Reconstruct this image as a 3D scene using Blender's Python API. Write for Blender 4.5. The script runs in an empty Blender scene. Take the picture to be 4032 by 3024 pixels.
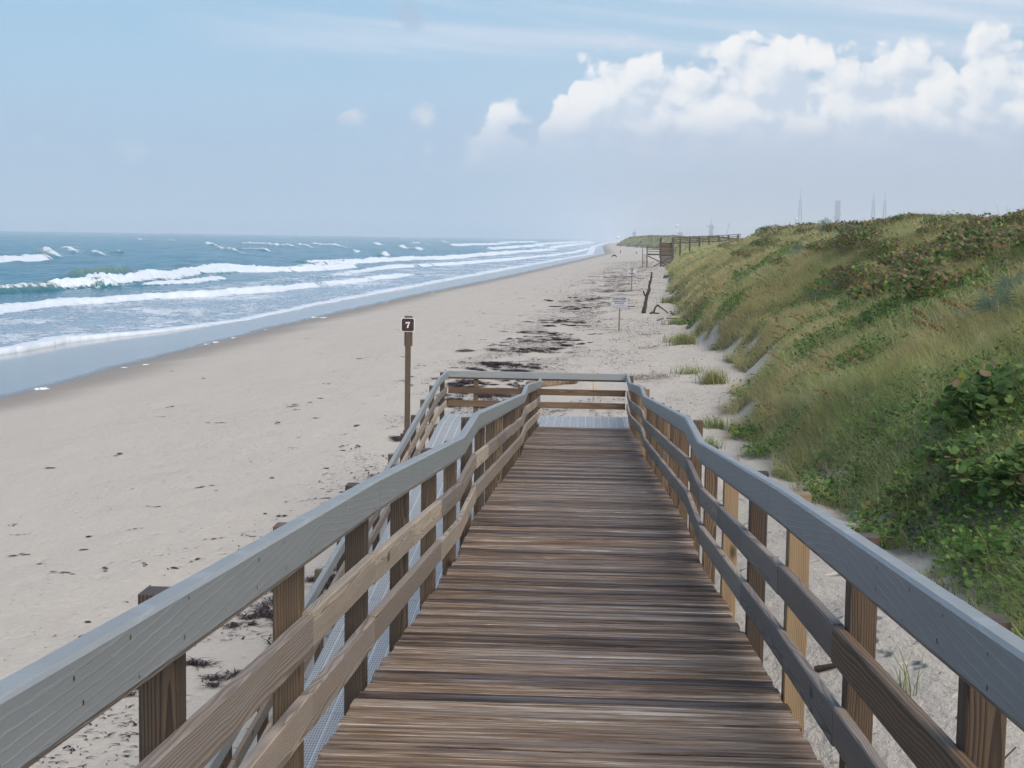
import bpy, bmesh, math, random
import numpy as np
from mathutils import Vector
R = math.radians
rng = np.random.default_rng(7)
random.seed(5)
scene = bpy.context.scene
ZC = 7.3                                   # camera height above the sea
EXPOSURE = 1.0

# ------------------------------------------------------------------ camera
cam_d = bpy.data.cameras.new('camera'); cam = bpy.data.objects.new('camera', cam_d)
scene.collection.objects.link(cam); scene.camera = cam
cam_d.sensor_width = 36; cam_d.lens = 36*6058/4032
cam_d.clip_start = .1; cam_d.clip_end = 60000
yaw, pitch, roll = R(2.7733), R(5.4356), R(.8998)
fw = Vector((-math.sin(yaw)*math.cos(pitch), math.cos(yaw)*math.cos(pitch), -math.sin(pitch)))
rt = Vector((math.cos(yaw), math.sin(yaw), 0)); up = rt.cross(fw)
rt2 = math.cos(roll)*rt+math.sin(roll)*up; up2 = -math.sin(roll)*rt+math.cos(roll)*up
from mathutils import Matrix
M = Matrix((rt2, up2, -fw)).transposed().to_4x4(); M.translation = (0, 0, ZC)
cam.matrix_world = M

# ------------------------------------------------------------------ node maths
class S:
    def __init__(s, t, k): s.t, s.k = t, k
    def _m(s, op, *a, clamp=False):
        n = s.t.nodes.new('ShaderNodeMath'); n.operation = op; n.use_clamp = clamp
        for i, v in enumerate((s,)+a):
            if isinstance(v, S): s.t.links.new(v.k, n.inputs[i])
            else: n.inputs[i].default_value = v
        return S(s.t, n.outputs[0])
    def __add__(s, o): return s._m('ADD', o)
    __radd__ = __add__
    def __sub__(s, o): return s._m('SUBTRACT', o)
    def __rsub__(s, o): return (s*-1)+o
    def __mul__(s, o): return s._m('MULTIPLY', o)
    __rmul__ = __mul__
    def __truediv__(s, o): return s._m('DIVIDE', o)
    def pow(s, o): return s._m('POWER', o)
    def max(s, o): return s._m('MAXIMUM', o)
    def min(s, o): return s._m('MINIMUM', o)
    def clamp(s): return s._m('ADD', 0., clamp=True)
    def abs(s): return s._m('ABSOLUTE')
    def fract(s): return s._m('FRACT')
    def sin(s): return s._m('SINE')
    def ss(s, a, b, lo=0., hi=1.):
        n = s.t.nodes.new('ShaderNodeMapRange'); n.interpolation_type = 'SMOOTHSTEP'
        s.t.links.new(s.k, n.inputs[0])
        for i, v in enumerate((a, b, lo, hi)):
            if isinstance(v, S): s.t.links.new(v.k, n.inputs[i+1])
            else: n.inputs[i+1].default_value = v
        return S(s.t, n.outputs[0])
class T:
    """a small node tree builder"""
    def __init__(s, tree): s.t = tree
    def n(s, kind, **kw):
        n = s.t.nodes.new(kind)
        for k, v in kw.items(): setattr(n, k, v)
        return n
    def put(s, sock, v):
        if isinstance(v, S): s.t.links.new(v.k, sock)
        elif isinstance(v, (tuple, list)) and sock.type == 'RGBA' and len(v) == 3: sock.default_value = (*v, 1)
        else: sock.default_value = v
    def attr(s, name, out='Vector'):
        n = s.n('ShaderNodeAttribute', attribute_name=name); return S(s.t, n.outputs[out])
    def sep(s, v):
        n = s.n('ShaderNodeSeparateXYZ'); s.put(n.inputs[0], v); return [S(s.t, o) for o in n.outputs]
    def xyz(s, x, y, z):
        n = s.n('ShaderNodeCombineXYZ')
        for i, v in enumerate((x, y, z)): s.put(n.inputs[i], v)
        return S(s.t, n.outputs[0])
    def noise(s, v, scale=1., detail=3., rough=.55, dist=0., out='Fac'):
        n = s.n('ShaderNodeTexNoise'); s.put(n.inputs['Vector'], v)
        n.inputs['Scale'].default_value = scale; n.inputs['Detail'].default_value = detail
        n.inputs['Roughness'].default_value = rough; n.inputs['Distortion'].default_value = dist
        return S(s.t, n.outputs[out])
    def voro(s, v, scale=1., feat='F1', detail=0., rough=.5, rnd=1., smooth=None):
        n = s.n('ShaderNodeTexVoronoi', feature=feat); s.put(n.inputs['Vector'], v)
        n.inputs['Scale'].default_value = scale; n.inputs['Detail'].default_value = detail
        n.inputs['Roughness'].default_value = rough; n.inputs['Randomness'].default_value = rnd
        if smooth is not None and 'Smoothness' in n.inputs: n.inputs['Smoothness'].default_value = smooth
        return S(s.t, n.outputs['Distance'])
    def mix(s, f, a, b, blend='MIX'):
        n = s.n('ShaderNodeMix', data_type='RGBA', blend_type=blend)
        s.put(n.inputs[0], f); s.put(n.inputs[6], a); s.put(n.inputs[7], b); return S(s.t, n.outputs[2])
    def ramp(s, f, stops, interp='LINEAR'):
        n = s.n('ShaderNodeValToRGB'); cr = n.color_ramp; cr.interpolation = interp
        while len(cr.elements) < len(stops): cr.elements.new(.5)
        for e, (p, c) in zip(cr.elements, stops): e.position = p; e.color = (*c, 1)
        s.put(n.inputs[0], f); return S(s.t, n.outputs[0])
    def curve(s, f, pts):
        n = s.n('ShaderNodeFloatCurve'); c = n.mapping.curves[0]
        n.mapping.use_clip = False
        while len(c.points) < len(pts): c.points.new(.5, .5)
        for p, (x, y) in zip(c.points, pts): p.location = (x, y)
        n.mapping.update(); s.put(n.inputs['Value'], f); n.inputs['Factor'].default_value = 1
        return S(s.t, n.outputs[0])
    def bump(s, h, strength=.5, dist=.02, normal=None):
        n = s.n('ShaderNodeBump'); s.put(n.inputs['Height'], h)
        n.inputs['Strength'].default_value = strength; n.inputs['Distance'].default_value = dist
        if normal is not None: s.put(n.inputs['Normal'], normal)
        return S(s.t, n.outputs[0])

# ------------------------------------------------------------------ sky and sun
SUN_AZ, SUN_EL = R(143), R(44)             # azimuth clockwise from +Y
w = bpy.data.worlds.new('World'); scene.world = w; w.use_nodes = True
w.node_tree.nodes.clear(); t = T(w.node_tree)
out = t.n('ShaderNodeOutputWorld'); bg = t.n('ShaderNodeBackground')
w.node_tree.links.new(bg.outputs[0], out.inputs[0])
sky = t.n('ShaderNodeTexSky', sky_type='NISHITA', sun_disc=False, sun_elevation=SUN_EL, sun_rotation=SUN_AZ)
sky.air_density = 1.0; sky.dust_density = 1.5; sky.ozone_density = 1.5
tc = t.n('ShaderNodeTexCoord')
dx, dy, dz = t.sep(S(t.t, tc.outputs['Generated']))
u = dx._m('ARCTAN2', dy); v = dz
un = ((u+.40)/.72)                         # 0..1 across the view
# hazy low sky
grad = t.ramp((v/.2).clamp(), [(0, (.40, .545, .69)), (.2, (.40, .55, .71)), (.45, (.40, .60, .79)), (.8, (.35, .585, .80)), (1, (.30, .52, .78))])
rightish = t.ramp((v/.2).clamp(), [(0, (.42, .55, .68)), (.25, (.44, .56, .70)), (.5, (.46, .63, .79)), (.8, (.42, .63, .82)), (1, (.32, .52, .78))])
low = t.mix(u.ss(-.20, .16), grad, rightish)
wide = t.noise(t.xyz(u*3, v*14, 0.), 2.2, 3, .55)
low = t.mix(wide.ss(.45, .75)*.22*v.ss(.0, .05)*u.ss(-.4, .1), low, (.50, .60, .74))
skyc = low
# cirrus streaks
ci = t.noise(t.xyz(u*4+v*6, v*42+u*4, 3.), 1.0, 5, .6, .3)
cim = v.ss(.105, .125)*v.ss(.2, .16)*u.ss(-.3, -.1)
skyc = t.mix(ci.ss(.42, .72)*cim*.95, skyc, (.68, .76, .88))
# cumulus bank on the right and loose puffs over the sea
def n2(v_, scale, detail, rough=.55, out='Fac'):
    n = t.n('ShaderNodeTexNoise', noise_dimensions='2D'); t.put(n.inputs['Vector'], v_)
    n.inputs['Scale'].default_value = scale; n.inputs['Detail'].default_value = detail; n.inputs['Roughness'].default_value = rough
    return S(t.t, n.outputs[out])
def cumulus(du, dv):
    p = t.xyz(u+du, (v+dv)*1.2, 0.)
    n = t.n('ShaderNodeVectorMath', operation='MULTIPLY_ADD'); t.put(n.inputs[0], n2(p, 45, 2, .6, 'Color'))
    n.inputs[1].default_value = (.016, .016, .0); t.put(n.inputs[2], p); p = S(t.t, n.outputs[0])
    n = t.n('ShaderNodeTexVoronoi', feature='F1', voronoi_dimensions='2D'); t.put(n.inputs['Vector'], p)
    n.inputs['Scale'].default_value = 34; n.inputs['Detail'].default_value = 2.0; n.inputs['Roughness'].default_value = .5
    d = S(t.t, n.outputs['Distance'])
    return (1-d*d*1.1)*.55+n2(p, 22, 4, .55)*.5
b0 = cumulus(0., 0.); b1 = cumulus(-.0050, .0070)
top = t.curve(un, [(0, .0), (.42, .052), (.445, .058), (.475, .088), (.505, .078), (.53, .100), (.555, .116), (.60, .120), (.645, .114), (.67, .124), (.70, .136), (.735, .130), (.76, .120), (.79, .134), (.83, .122), (.87, .128), (.92, .140), (1, .146)])
edge = (top-v)*62+(b0-.60)*2.3+.45
dens = edge.ss(0., .75)
base = v.ss(.034, .068)
depth_ = (top-v)                                # how far below the tops
lobe = n2(t.xyz(u, v*1.5, 0.), 17, 2, .5)
lit = ((b0-b1)*.95+.88-depth_*7.0-(u-.06)*.8+(b0-.60)*.6+(lobe-.5)*1.25).clamp()
ccol = t.ramp(lit, [(0, (.63, .725, .845)), (.3, (.78, .835, .905)), (.6, (.90, .925, .955)), (1, (1.0, .99, .975))])
ccol = t.mix(v.ss(.078, .046)*.85, ccol, (.54, .64, .785))
skyc = t.mix(dens*base, skyc, ccol)
# the second, dimmer deck behind at the right
edge2 = v.ss(.035, .058)*v.ss(.085, .062)*u.ss(-.16, -.02)
skyc = t.mix((edge2.clamp()*.62), skyc, (.44, .555, .73))
def puff(uc, vc, su, sv, k, col=(.74, .77, .82), thr=.30):
    global skyc
    d = ((u-uc)/su).pow(2)+((v-vc)/sv).pow(2)
    m = ((1-d)*.6+(b0-.62)*2.4).ss(thr-.35, thr+.6)*k
    skyc = t.mix(m, skyc, col)
puff(-.325, .066, .014, .007, .75); puff(-.285, .066, .008, .008, .5); puff(-.292, .052, .014, .012, .35)
puff(-.345, .052, .012, .008, .35); puff(-.152, .074, .011, .007, .75); puff(-.107, .078, .014, .009, .8); puff(-.097, .092, .006, .006, .6)
puff(-.075, .048, .008, .008, .6); puff(-.118, .140, .026, .011, .9, (.42, .55, .72)); puff(.02, .057, .022, .007, .55, (.60, .66, .76))
puff(-.17, .069, .03, .006, .5, (.40, .53, .70)); puff(-.13, .072, .02, .006, .4, (.40, .52, .70))
# display-linear values of the low sky -> scene units, then the physical sky overhead
n = t.n('ShaderNodeVectorMath', operation='SCALE'); t.put(n.inputs[0], skyc); n.inputs['Scale'].default_value = 10/2**EXPOSURE
skyc = t.mix(v.ss(.17, .5), S(t.t, n.outputs[0]), S(t.t, sky.outputs[0]))
t.put(bg.inputs[0], skyc); bg.inputs[1].default_value = .1
sun_d = bpy.data.lights.new('sun', 'SUN'); sun = bpy.data.objects.new('sun', sun_d); scene.collection.objects.link(sun)
sun_d.energy = 1.5; sun_d.angle = R(50); sun_d.color = (1, .92, .80)
sd = Vector((math.sin(SUN_AZ)*math.cos(SUN_EL), math.cos(SUN_AZ)*math.cos(SUN_EL), math.sin(SUN_EL)))
sun.rotation_euler = sd.to_track_quat('Z', 'Y').to_euler()
vs = scene.view_settings; vs.view_transform = 'Standard'; vs.look = 'None'; vs.exposure = EXPOSURE; vs.gamma = 1
scene.cycles.max_bounces = 4; scene.cycles.adaptive_threshold = .03; scene.cycles.adaptive_min_samples = 16; scene.cycles.volume_bounces = 1; scene.cycles.transparent_max_bounces = 6
scene.cycles.sample_clamp_indirect = 4

# ------------------------------------------------------------------ helpers
def tag(o, label=None, cat=None, group=None, kind=None):
    if label: o['label'] = label
    if cat: o['category'] = cat
    if group: o['group'] = group
    if kind: o['kind'] = kind
    return o
def link(o, parent=None):
    scene.collection.objects.link(o)
    if parent is not None: o.parent = parent
    return o
def wloc(o):
    v = Vector((0, 0, 0))
    while o is not None: v += o.location; o = o.parent
    return v
def empty(name, loc, label=None, cat=None, group=None):
    o = bpy.data.objects.new(name, None); o.location = loc; o.empty_display_size = .2
    return tag(link(o), label, cat, group)
def np_mesh(name, V, F, mat, attrs=None, smooth=False, parent=None, loc=None):
    """V (n,3); F list of (m,k) index arrays; attrs {name: (type, array)}"""
    me = bpy.data.meshes.new(name)
    V = np.asarray(V, np.float32); me.vertices.add(len(V)); me.vertices.foreach_set('co', V.ravel())
    if not isinstance(F, list): F = [F]
    loops = np.concatenate([f.ravel() for f in F]).astype(np.int32)
    tot = np.concatenate([np.full(len(f), f.shape[1]) for f in F]).astype(np.int32)
    start = np.concatenate([[0], np.cumsum(tot)[:-1]]).astype(np.int32)
    me.loops.add(len(loops)); me.loops.foreach_set('vertex_index', loops)
    me.polygons.add(len(tot)); me.polygons.foreach_set('loop_start', start); me.polygons.foreach_set('loop_total', tot)
    if smooth: me.polygons.foreach_set('use_smooth', np.ones(len(tot), bool))
    for k, (ty, a) in (attrs or {}).items():
        at = me.attributes.new(k, ty, 'POINT'); a = np.asarray(a, np.float32)
        at.data.foreach_set('value' if ty == 'FLOAT' else 'color' if ty == 'FLOAT_COLOR' else 'vector', a.ravel())
    me.update(calc_edges=True); me.materials.append(mat)
    o = bpy.data.objects.new(name, me)
    if loc is not None: o.location = loc
    return link(o, parent)
def hsh(ix, iy, seed):
    h = (ix.astype(np.int64)*374761393+iy.astype(np.int64)*668265263+seed*974711) & 0x7fffffff
    h = ((h ^ (h >> 13))*1274126177) & 0x7fffffff
    return ((h ^ (h >> 16)) & 0xffff)/65535.
def vn(x, y, seed=0):
    x = np.asarray(x, float); y = np.asarray(y, float)
    ix, iy = np.floor(x), np.floor(y); fx, fy = x-ix, y-iy
    fx = fx*fx*(3-2*fx); fy = fy*fy*(3-2*fy)
    a, b = hsh(ix, iy, seed), hsh(ix+1, iy, seed); c, d = hsh(ix, iy+1, seed), hsh(ix+1, iy+1, seed)
    return (a*(1-fx)+b*fx)*(1-fy)+(c*(1-fx)+d*fx)*fy
def fbm(x, y, oct=4, seed=0):
    s = 0; a = .5
    for i in range(oct):
        s = s+a*vn(x*2**i+17.3*i, y*2**i-9.1*i, seed+i); a *= .5
    return s/(1-.5**oct)
def sst(x, a, b):
    q = np.clip((x-a)/(b-a), 0, 1); return q*q*(3-2*q)

class MB:
    """collects swept boards into one mesh, with the grain direction kept per vertex"""
    def __init__(s): s.V, s.F4, s.FN, s.G, s.Tn, s.Lc = [], [], [], [], [], []; s.n = 0
    def sweep(s, P, U, W, prof, tone=None, seed=None):
        """P stations; section prof [(a,b)] laid along U and W"""
        P = [Vector(p) for p in P]; U = Vector(U); W = Vector(W)
        k = len(prof); base = s.n; tone = random.random() if tone is None else tone
        sd = random.uniform(0, 50) if seed is None else seed
        al = 0.; ca = sum(q[0] for q in prof)/k; cb = sum(q[1] for q in prof)/k
        for i, p in enumerate(P):
            if i: al += (P[i]-P[i-1]).length
            for a, b in prof:
                s.V.append(p+U*a+W*b); s.G.append((al+sd*1.7, a+sd, b-sd)); s.Tn.append(tone); s.Lc.append((a-ca, b-cb, 0))
        s.n += k*len(P)
        for i in range(len(P)-1):
            for j in range(k):
                a = base+i*k+j; b = base+i*k+(j+1) % k
                s.F4.append((a, b, b+k, a+k))
        s.FN.append(tuple(base+j for j in reversed(range(k))))
        s.FN.append(tuple(base+(len(P)-1)*k+j for j in range(k)))
        return s
    def build(s, name, mat, parent=None, loc=(0, 0, 0)):
        me = bpy.data.meshes.new(name); loc = Vector(loc)
        me.from_pydata([v-loc for v in s.V], [], s.F4+s.FN)
        g = me.attributes.new('gr', 'FLOAT_VECTOR', 'POINT'); g.data.foreach_set('vector', np.array(s.G, np.float32).ravel())
        a = me.attributes.new('tone', 'FLOAT', 'POINT'); a.data.foreach_set('value', np.array(s.Tn, np.float32))
        g = me.attributes.new('sec', 'FLOAT_VECTOR', 'POINT'); g.data.foreach_set('vector', np.array(s.Lc, np.float32).ravel())
        me.materials.append(mat)
        bm = bmesh.new(); bm.from_mesh(me); bmesh.ops.recalc_face_normals(bm, faces=bm.faces); bm.to_mesh(me); bm.free()
        o = bpy.data.objects.new(name, me); o.location = loc-wloc(parent)
        return link(o, parent)
def rect(a0, a1, b0, b1, c=.004):
    return [(a0+c, b0), (a1-c, b0), (a1, b0+c), (a1, b1-c), (a1-c, b1), (a0+c, b1), (a0, b1-c), (a0, b0+c)]

# ------------------------------------------------------------------ materials
def mat(name):
    m = bpy.data.materials.new(name); m.use_nodes = True; m.node_tree.nodes.clear()
    t = T(m.node_tree); o = t.n('ShaderNodeOutputMaterial'); p = t.n('ShaderNodeBsdfPrincipled')
    m.node_tree.links.new(p.outputs[0], o.inputs[0]); t.p = p; t.o = o
    return m, t
def wood(name, light, dark, grey, greyness=.35, ring=60., rough=.65, spec=.3, bump=.4, contrast=1.):
    m, t = mat(name)
    a, b, c = t.sep(t.attr('gr')); tone = t.attr('tone', 'Fac')
    lb, lc, _ = t.sep(t.attr('sec')); wob = t.noise(t.xyz(a*.7, b*0., c*0.), 1, 2, .5); wob2 = t.noise(t.xyz(a*.8, b*0.+7, c*0.), 1, 2, .5)
    q1 = lb-(tone-.5)*.14+(wob-.5)*.075; q2 = lc-((tone*7.31).fract()-.5)*.16+(wob2-.5)*.09
    rc = (q1*q1+q2*q2).pow(.5)*ring*2.1+t.noise(t.xyz(a*2.2, b*18, c*18), 1, 2)*1.1
    fr = rc.fract(); line = fr.ss(.25, .95)*fr.ss(1.0, .95)
    fib = t.noise(t.xyz(a*6, b*210, c*210), 1, 4, .7)
    med = t.noise(t.xyz(a*1.3, b*22, c*22), 1, 3, .6)
    k = (line*.62*contrast+(fib-.5)*.55+(med-.5)*.9*contrast+(tone-.5)*.85+.32).clamp()
    col = t.mix(k, light, dark)
    gm = ((med-.5)*1.6+(fib-.5)*.8+tone*.5+greyness-.3).clamp()
    gcol = t.mix((fib*.7+line*.4).clamp(), grey, tuple(x*.45 for x in grey))
    col = t.mix(gm*greyness*1.6, col, gcol)
    # small knots
    kn = t.voro(t.xyz(a*1.8, b*4, c*4), 1.)
    col = t.mix(kn.ss(.13, .06)*.75, col, tuple(x*.35 for x in dark))
    t.put(t.p.inputs['Base Color'], col); t.p.inputs['Roughness'].default_value = rough
    t.p.inputs['Specular IOR Level'].default_value = spec
    t.put(t.p.inputs['Normal'], t.bump(line*-.6+fib*.8, bump, .004))
    return m
M_post = wood('post_wood', (.31, .215, .122), (.066, .040, .023), (.22, .18, .14), .26, 62, .6, .3, .5, 1.0)
M_postdark = wood('dark_post_wood', (.15, .10, .06), (.035, .022, .014), (.15, .13, .11), .3, 62, .55, .3, .5, 1.0)
M_postgrey = wood('weathered_post_wood', (.25, .19, .13), (.07, .045, .03), (.24, .22, .2), .5, 30)
M_rail = wood('weathered_rail_wood', (.47, .385, .285), (.13, .092, .065), (.42, .37, .32), .42, 62, .7, .25, .6, .9)
M_railgrey = wood('grey_rail_wood', (.36, .285, .215), (.095, .070, .053), (.34, .30, .265), .5, 60, .6, .3, .6, 1.)
M_raildark = wood('brown_rail_wood', (.20, .13, .075), (.045, .025, .014), (.16, .13, .11), .15, 38, .55, .3, .5, 1.2)
M_brownpost = wood('brown_post_wood', (.17, .12, .08), (.05, .033, .022), (.17, .15, .13), .3, 60)
M_farwood = wood('far_wood', (.13, .095, .07), (.05, .035, .027), (.13, .11, .10), .45, 20)

def deck_mat():
    m, t = mat('deck_wood')
    a, b, c = t.sep(t.attr('gr')); tone = t.attr('tone', 'Fac')
    low = t.noise(t.xyz(a*.5, b*9, c*3), 1, 2)
    fib = t.noise(t.xyz(a*4.5, b*150, c*60), 1, 4, .7)
    med = t.noise(t.xyz(a*1.6, b*34, c*10), 1, 4, .68)
    big = t.noise(t.xyz(a*.35, b*14, c*3), 1, 3, .6)
    k = ((med-.5)*1.9+(fib-.5)*1.9+(tone-.5)*.62+.41).clamp()
    col = t.ramp(k, [(0, (.024, .014, .010)), (.3, (.086, .052, .031)), (.55, (.162, .104, .063)), (.78, (.255, .183, .122)), (1, (.48, .41, .33))])
    pur = t.mix(.5, col, (.13, .088, .066)); col = t.mix(big.ss(.5, .68)*.15, col, pur)
    gold = t.noise(t.xyz(a*.6, b*20, c*4+9), 1, 3); col = t.mix(gold.ss(.56, .72)*.5, col, (.24, .145, .065))
    kn = t.voro(t.xyz(a*2.2, b*5, c*4), 1.); col = t.mix(kn.ss(.10, .04)*.8, col, (.05, .032, .025))
    edge = t.attr('edge', 'Fac')
    col = t.mix(edge*((med-.45)*3).clamp()*.5, col, (.5, .46, .42))
    t.put(t.p.inputs['Base Color'], col)
    wet = t.noise(t.xyz(a*.45, b*16, c*4+4), 1, 3, .6)
    t.put(t.p.inputs['Roughness'], wet.ss(.36, .60, .34, .8)); t.p.inputs['Specular IOR Level'].default_value = .16
    t.put(t.p.inputs['Normal'], t.bump(fib*.6+med*.8, .45, .004))
    return m
M_deck = deck_mat()

def rail_paint():
    m, t = mat('grey_handrail')
    a, b, c = t.sep(t.attr('gr')); tone = t.attr('tone', 'Fac')
    low = t.noise(t.xyz(a*.42, b*2, c*5), 1, 1.5)
    rc = (c*26+((a*.5)+tone*3).sin().abs()*5+low*3)*1.35
    fr = (rc+t.noise(t.xyz(a*14, b*5, c*90), 1, 3)*.55).fract(); line = fr.ss(.0, .12)*fr.ss(.34, .14)
    vis = t.noise(t.xyz(a*3, b, c*12), 1, 3).ss(.38, .6)
    st = t.noise(t.xyz(a*1.4, b*12, c*12), 1, 4, .6); sp = t.noise(t.xyz(a*160, b*160, c*160), 1, 2)
    col = t.mix(st, (.215, .228, .225), (.285, .298, .29))
    col = t.mix(line*vis*.30, col, (.40, .42, .41))
    col = t.mix(sp.ss(.62, .8)*.3, col, (.36, .38, .38))
    # nail heads in pairs
    ax = ((a/.74).fract()-.5).abs()*.74; cz = ((c+tone*0.)*1.)
    t.put(t.p.inputs['Base Color'], col); t.p.inputs['Roughness'].default_value = .45
    t.p.inputs['Specular IOR Level'].default_value = .4
    t.put(t.p.inputs['Normal'], t.bump(line*.5+sp*.4+st*.3, .25, .003))
    return m
M_hand = rail_paint()
def plain(name, col, rough=.6, spec=.4, var=.15, scale=8., metal=0.):
    m, t = mat(name); tc = t.n('ShaderNodeTexCoord')
    nz = t.noise(S(t.t, tc.outputs['Object']), scale, 5, .6)
    t.put(t.p.inputs['Base Color'], t.mix(nz, tuple(x*(1-var*1.6) for x in col), tuple(min(1, x*(1+var)) for x in col)))
    t.p.inputs['Roughness'].default_value = rough; t.p.inputs['Specular IOR Level'].default_value = spec
    t.p.inputs['Metallic'].default_value = metal
    t.put(t.p.inputs['Normal'], t.bump(nz, .2, .01))
    return m
def grating_mat():
    m, t = mat('grating'); tc = t.n('ShaderNodeTexCoord')
    x, y, z = t.sep(S(t.t, tc.outputs['Object']))
    lane = ((x/.152).fract()-.5).abs()                     # panel ribs
    rib = lane.ss(.44, .49)
    sx = ((x/.0254).fract()-.5).abs(); sy = ((y/.060).fract()-.5).abs()
    slot = sx.ss(.36, .28)*sy.ss(.40, .32)*(1-rib)
    seam = ((y/1.22).fract()-.5).abs().ss(.492, .497)
    nz = t.noise(t.xyz(x*4, y*4, z), 1, 5, .6)
    col = t.mix(nz, (.36, .40, .42), (.52, .55, .56)); col = t.mix(rib, col, (.62, .65, .66))
    col = t.mix(slot*.72, col, (.12, .13, .14)); col = t.mix(seam*.6, col, (.15, .16, .17))
    t.put(t.p.inputs['Base Color'], col); t.p.inputs['Roughness'].default_value = .5
    t.put(t.p.inputs['Normal'], t.bump(rib-slot, .4, .006))
    return m
M_grate = grating_mat()
def leaf_mat(name, rough=.55, trans=.48):
    m, t = mat(name); c = t.attr('col', 'Color')
    t.put(t.p.inputs['Base Color'], c); t.p.inputs['Roughness'].default_value = rough
    t.p.inputs['Specular IOR Level'].default_value = .25
    tr = t.n('ShaderNodeBsdfTranslucent'); t.put(tr.inputs[0], c)
    mx = t.n('ShaderNodeMixShader'); mx.inputs[0].default_value = trans
    t.t.links.new(t.p.outputs[0], mx.inputs[1]); t.t.links.new(tr.outputs[0], mx.inputs[2]); t.t.links.new(mx.outputs[0], t.o.inputs[0])
    return m
M_leaf = leaf_mat('foliage')
M_weed = leaf_mat('seaweed', .6, .0)
M_dead = plain('dead_wood', (.075, .055, .042), .8, .2, .5, 6)
M_white = plain('white_paint', (.78, .79, .8), .5)
M_signback = plain('sign_back', (.50, .52, .54), .5, .4, .06, 5)
M_black = plain('black_lettering', (.025, .025, .028), .6)
M_greytext = plain('grey_lettering', (.16, .17, .18), .6)
M_brownsign = plain('brown_sign', (.055, .026, .02), .5, .4, .15, 14)
M_yellow = plain('yellow_paint', (.72, .40, .06), .6)
M_steel = plain('steel', (.22, .25, .29), .6, .3, .2, .05)
M_screw = plain('screw', (.04, .035, .03), .5)

# ------------------------------------------------------------------ lie of the land (heights relative to the camera, + ZC)
def ip(y, pts): p = np.array(pts, float); return np.interp(y, p[:, 0], p[:, 1])
def Xs(y): return ip(y, [(-200, -25), (40, -25), (63, -24.6), (97, -24.3), (143, -22.9), (184, -20.6), (312, -13.2), (753, 8.6), (1500, 13), (3000, 45), (6000, 130), (12000, 350)])
def Xt(y): return ip(y, [(-200, 2), (5, 3.75), (14, 3.8), (22, 3.95), (28, 4.3), (39, 4.35), (44, 4.5), (52, 5.5), (63, 6.6), (70, 6.1), (80, 5.8), (103, 6.3), (135, 7.7), (218, 11.4), (300, 15.5), (415, 24), (600, 31), (800, 38), (940, 38), (1100, 30), (1250, 23), (1500, 26), (3000, 66), (6000, 160), (12000, 400)])+.5*(vn(y*.25, y*0, 3)-.5)*np.clip(y/40, .3, 2)
def Zt(y): return ip(y, [(-200, -1.2), (0, -2.4), (14, -3.4), (23, -4.25), (30, -4.75), (40, -5.2), (60, -5.3), (300, -5.2), (1500, -5.4), (12000, -5.6)])
def Zcr(y): return ip(y, [(-200, 1), (20, .6), (48, .65), (56, .55), (62, .5), (68, .85), (80, 1.05), (88, .9), (97, .6), (108, .55), (125, .95), (148, 1.15), (165, .85), (190, .15), (235, -.4), (300, -.7), (415, .3), (600, .9), (800, 1.2), (940, 2.2), (1100, 2.4), (1250, 1.6), (1400, .4), (1600, -1.5), (3000, -2), (12000, -2)])
def sand_z(x, y):
    x = np.asarray(x, float); y = np.asarray(y, float)
    xs, xt = Xs(y), Xt(y); s = x-xs; bw = xt-xs
    zt = Zt(y)
    b = np.clip(s/bw, 0, 1)
    near = -7.1+1.55*sst(s, -2, bw*.62)*.85+.25*sst(b, .3, .9)
    beach = -7.1+1.62*(1-(1-np.clip(b/.75, 0, 1))**1.7)            # rises to -5.48 by the wrack line
    beach = beach+(zt+5.48)*sst(b, .74, 1.0)
    under = -7.1+.045*np.minimum(s, 0)
    z = np.where(s < 0, np.maximum(under, -11), beach)
    d = x-xt
    zc = Zcr(y)+.5*(fbm(x*.12, y*.09, 3, 11)-.5)
    k = 1-(1-np.clip(d/11.5, 0, 1))**1.55
    k = k*.92+.08*sst(d, 0, 1.5)
    dune = zt+(zc-zt)*np.clip(k, 0, 1)+(fbm(x*.35, y*.3, 3, 5)-.5)*.7*sst(d, .3, 4)
    back = np.clip((d-12)/50, 0, 1); dune = dune-back*5.0*sst(d, 12, 60)
    z = np.where(d > 0, dune, z)
    onland = sst(s, 3, 9)
    z = z+onland*(.10*(fbm(x*.5, y*.35, 3, 21)-.5)+.05*(fbm(x*2.2, y*1.6, 2, 31)-.5))
    # small scarps and hummocks at the foot of the dune
    hum = np.exp(-(d/2.2)**2); z = z+hum*.35*(fbm(x*.8, y*.5, 3, 41)-.35)
    return z+ZC
def gz(x, y): return float(sand_z(np.array([x]), np.array([y]))[0])

def zones(x, y):
    """vegetation cover 0..1 on the dune"""
    d = x-Xt(y)+.30*sst(y, 60, 42)+(1.05+.7*sst(y, 42, 60))*(fbm(x*.8, y*.5, 3, 51)-.5)*2
    return sst(d, -.15, .5)
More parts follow.
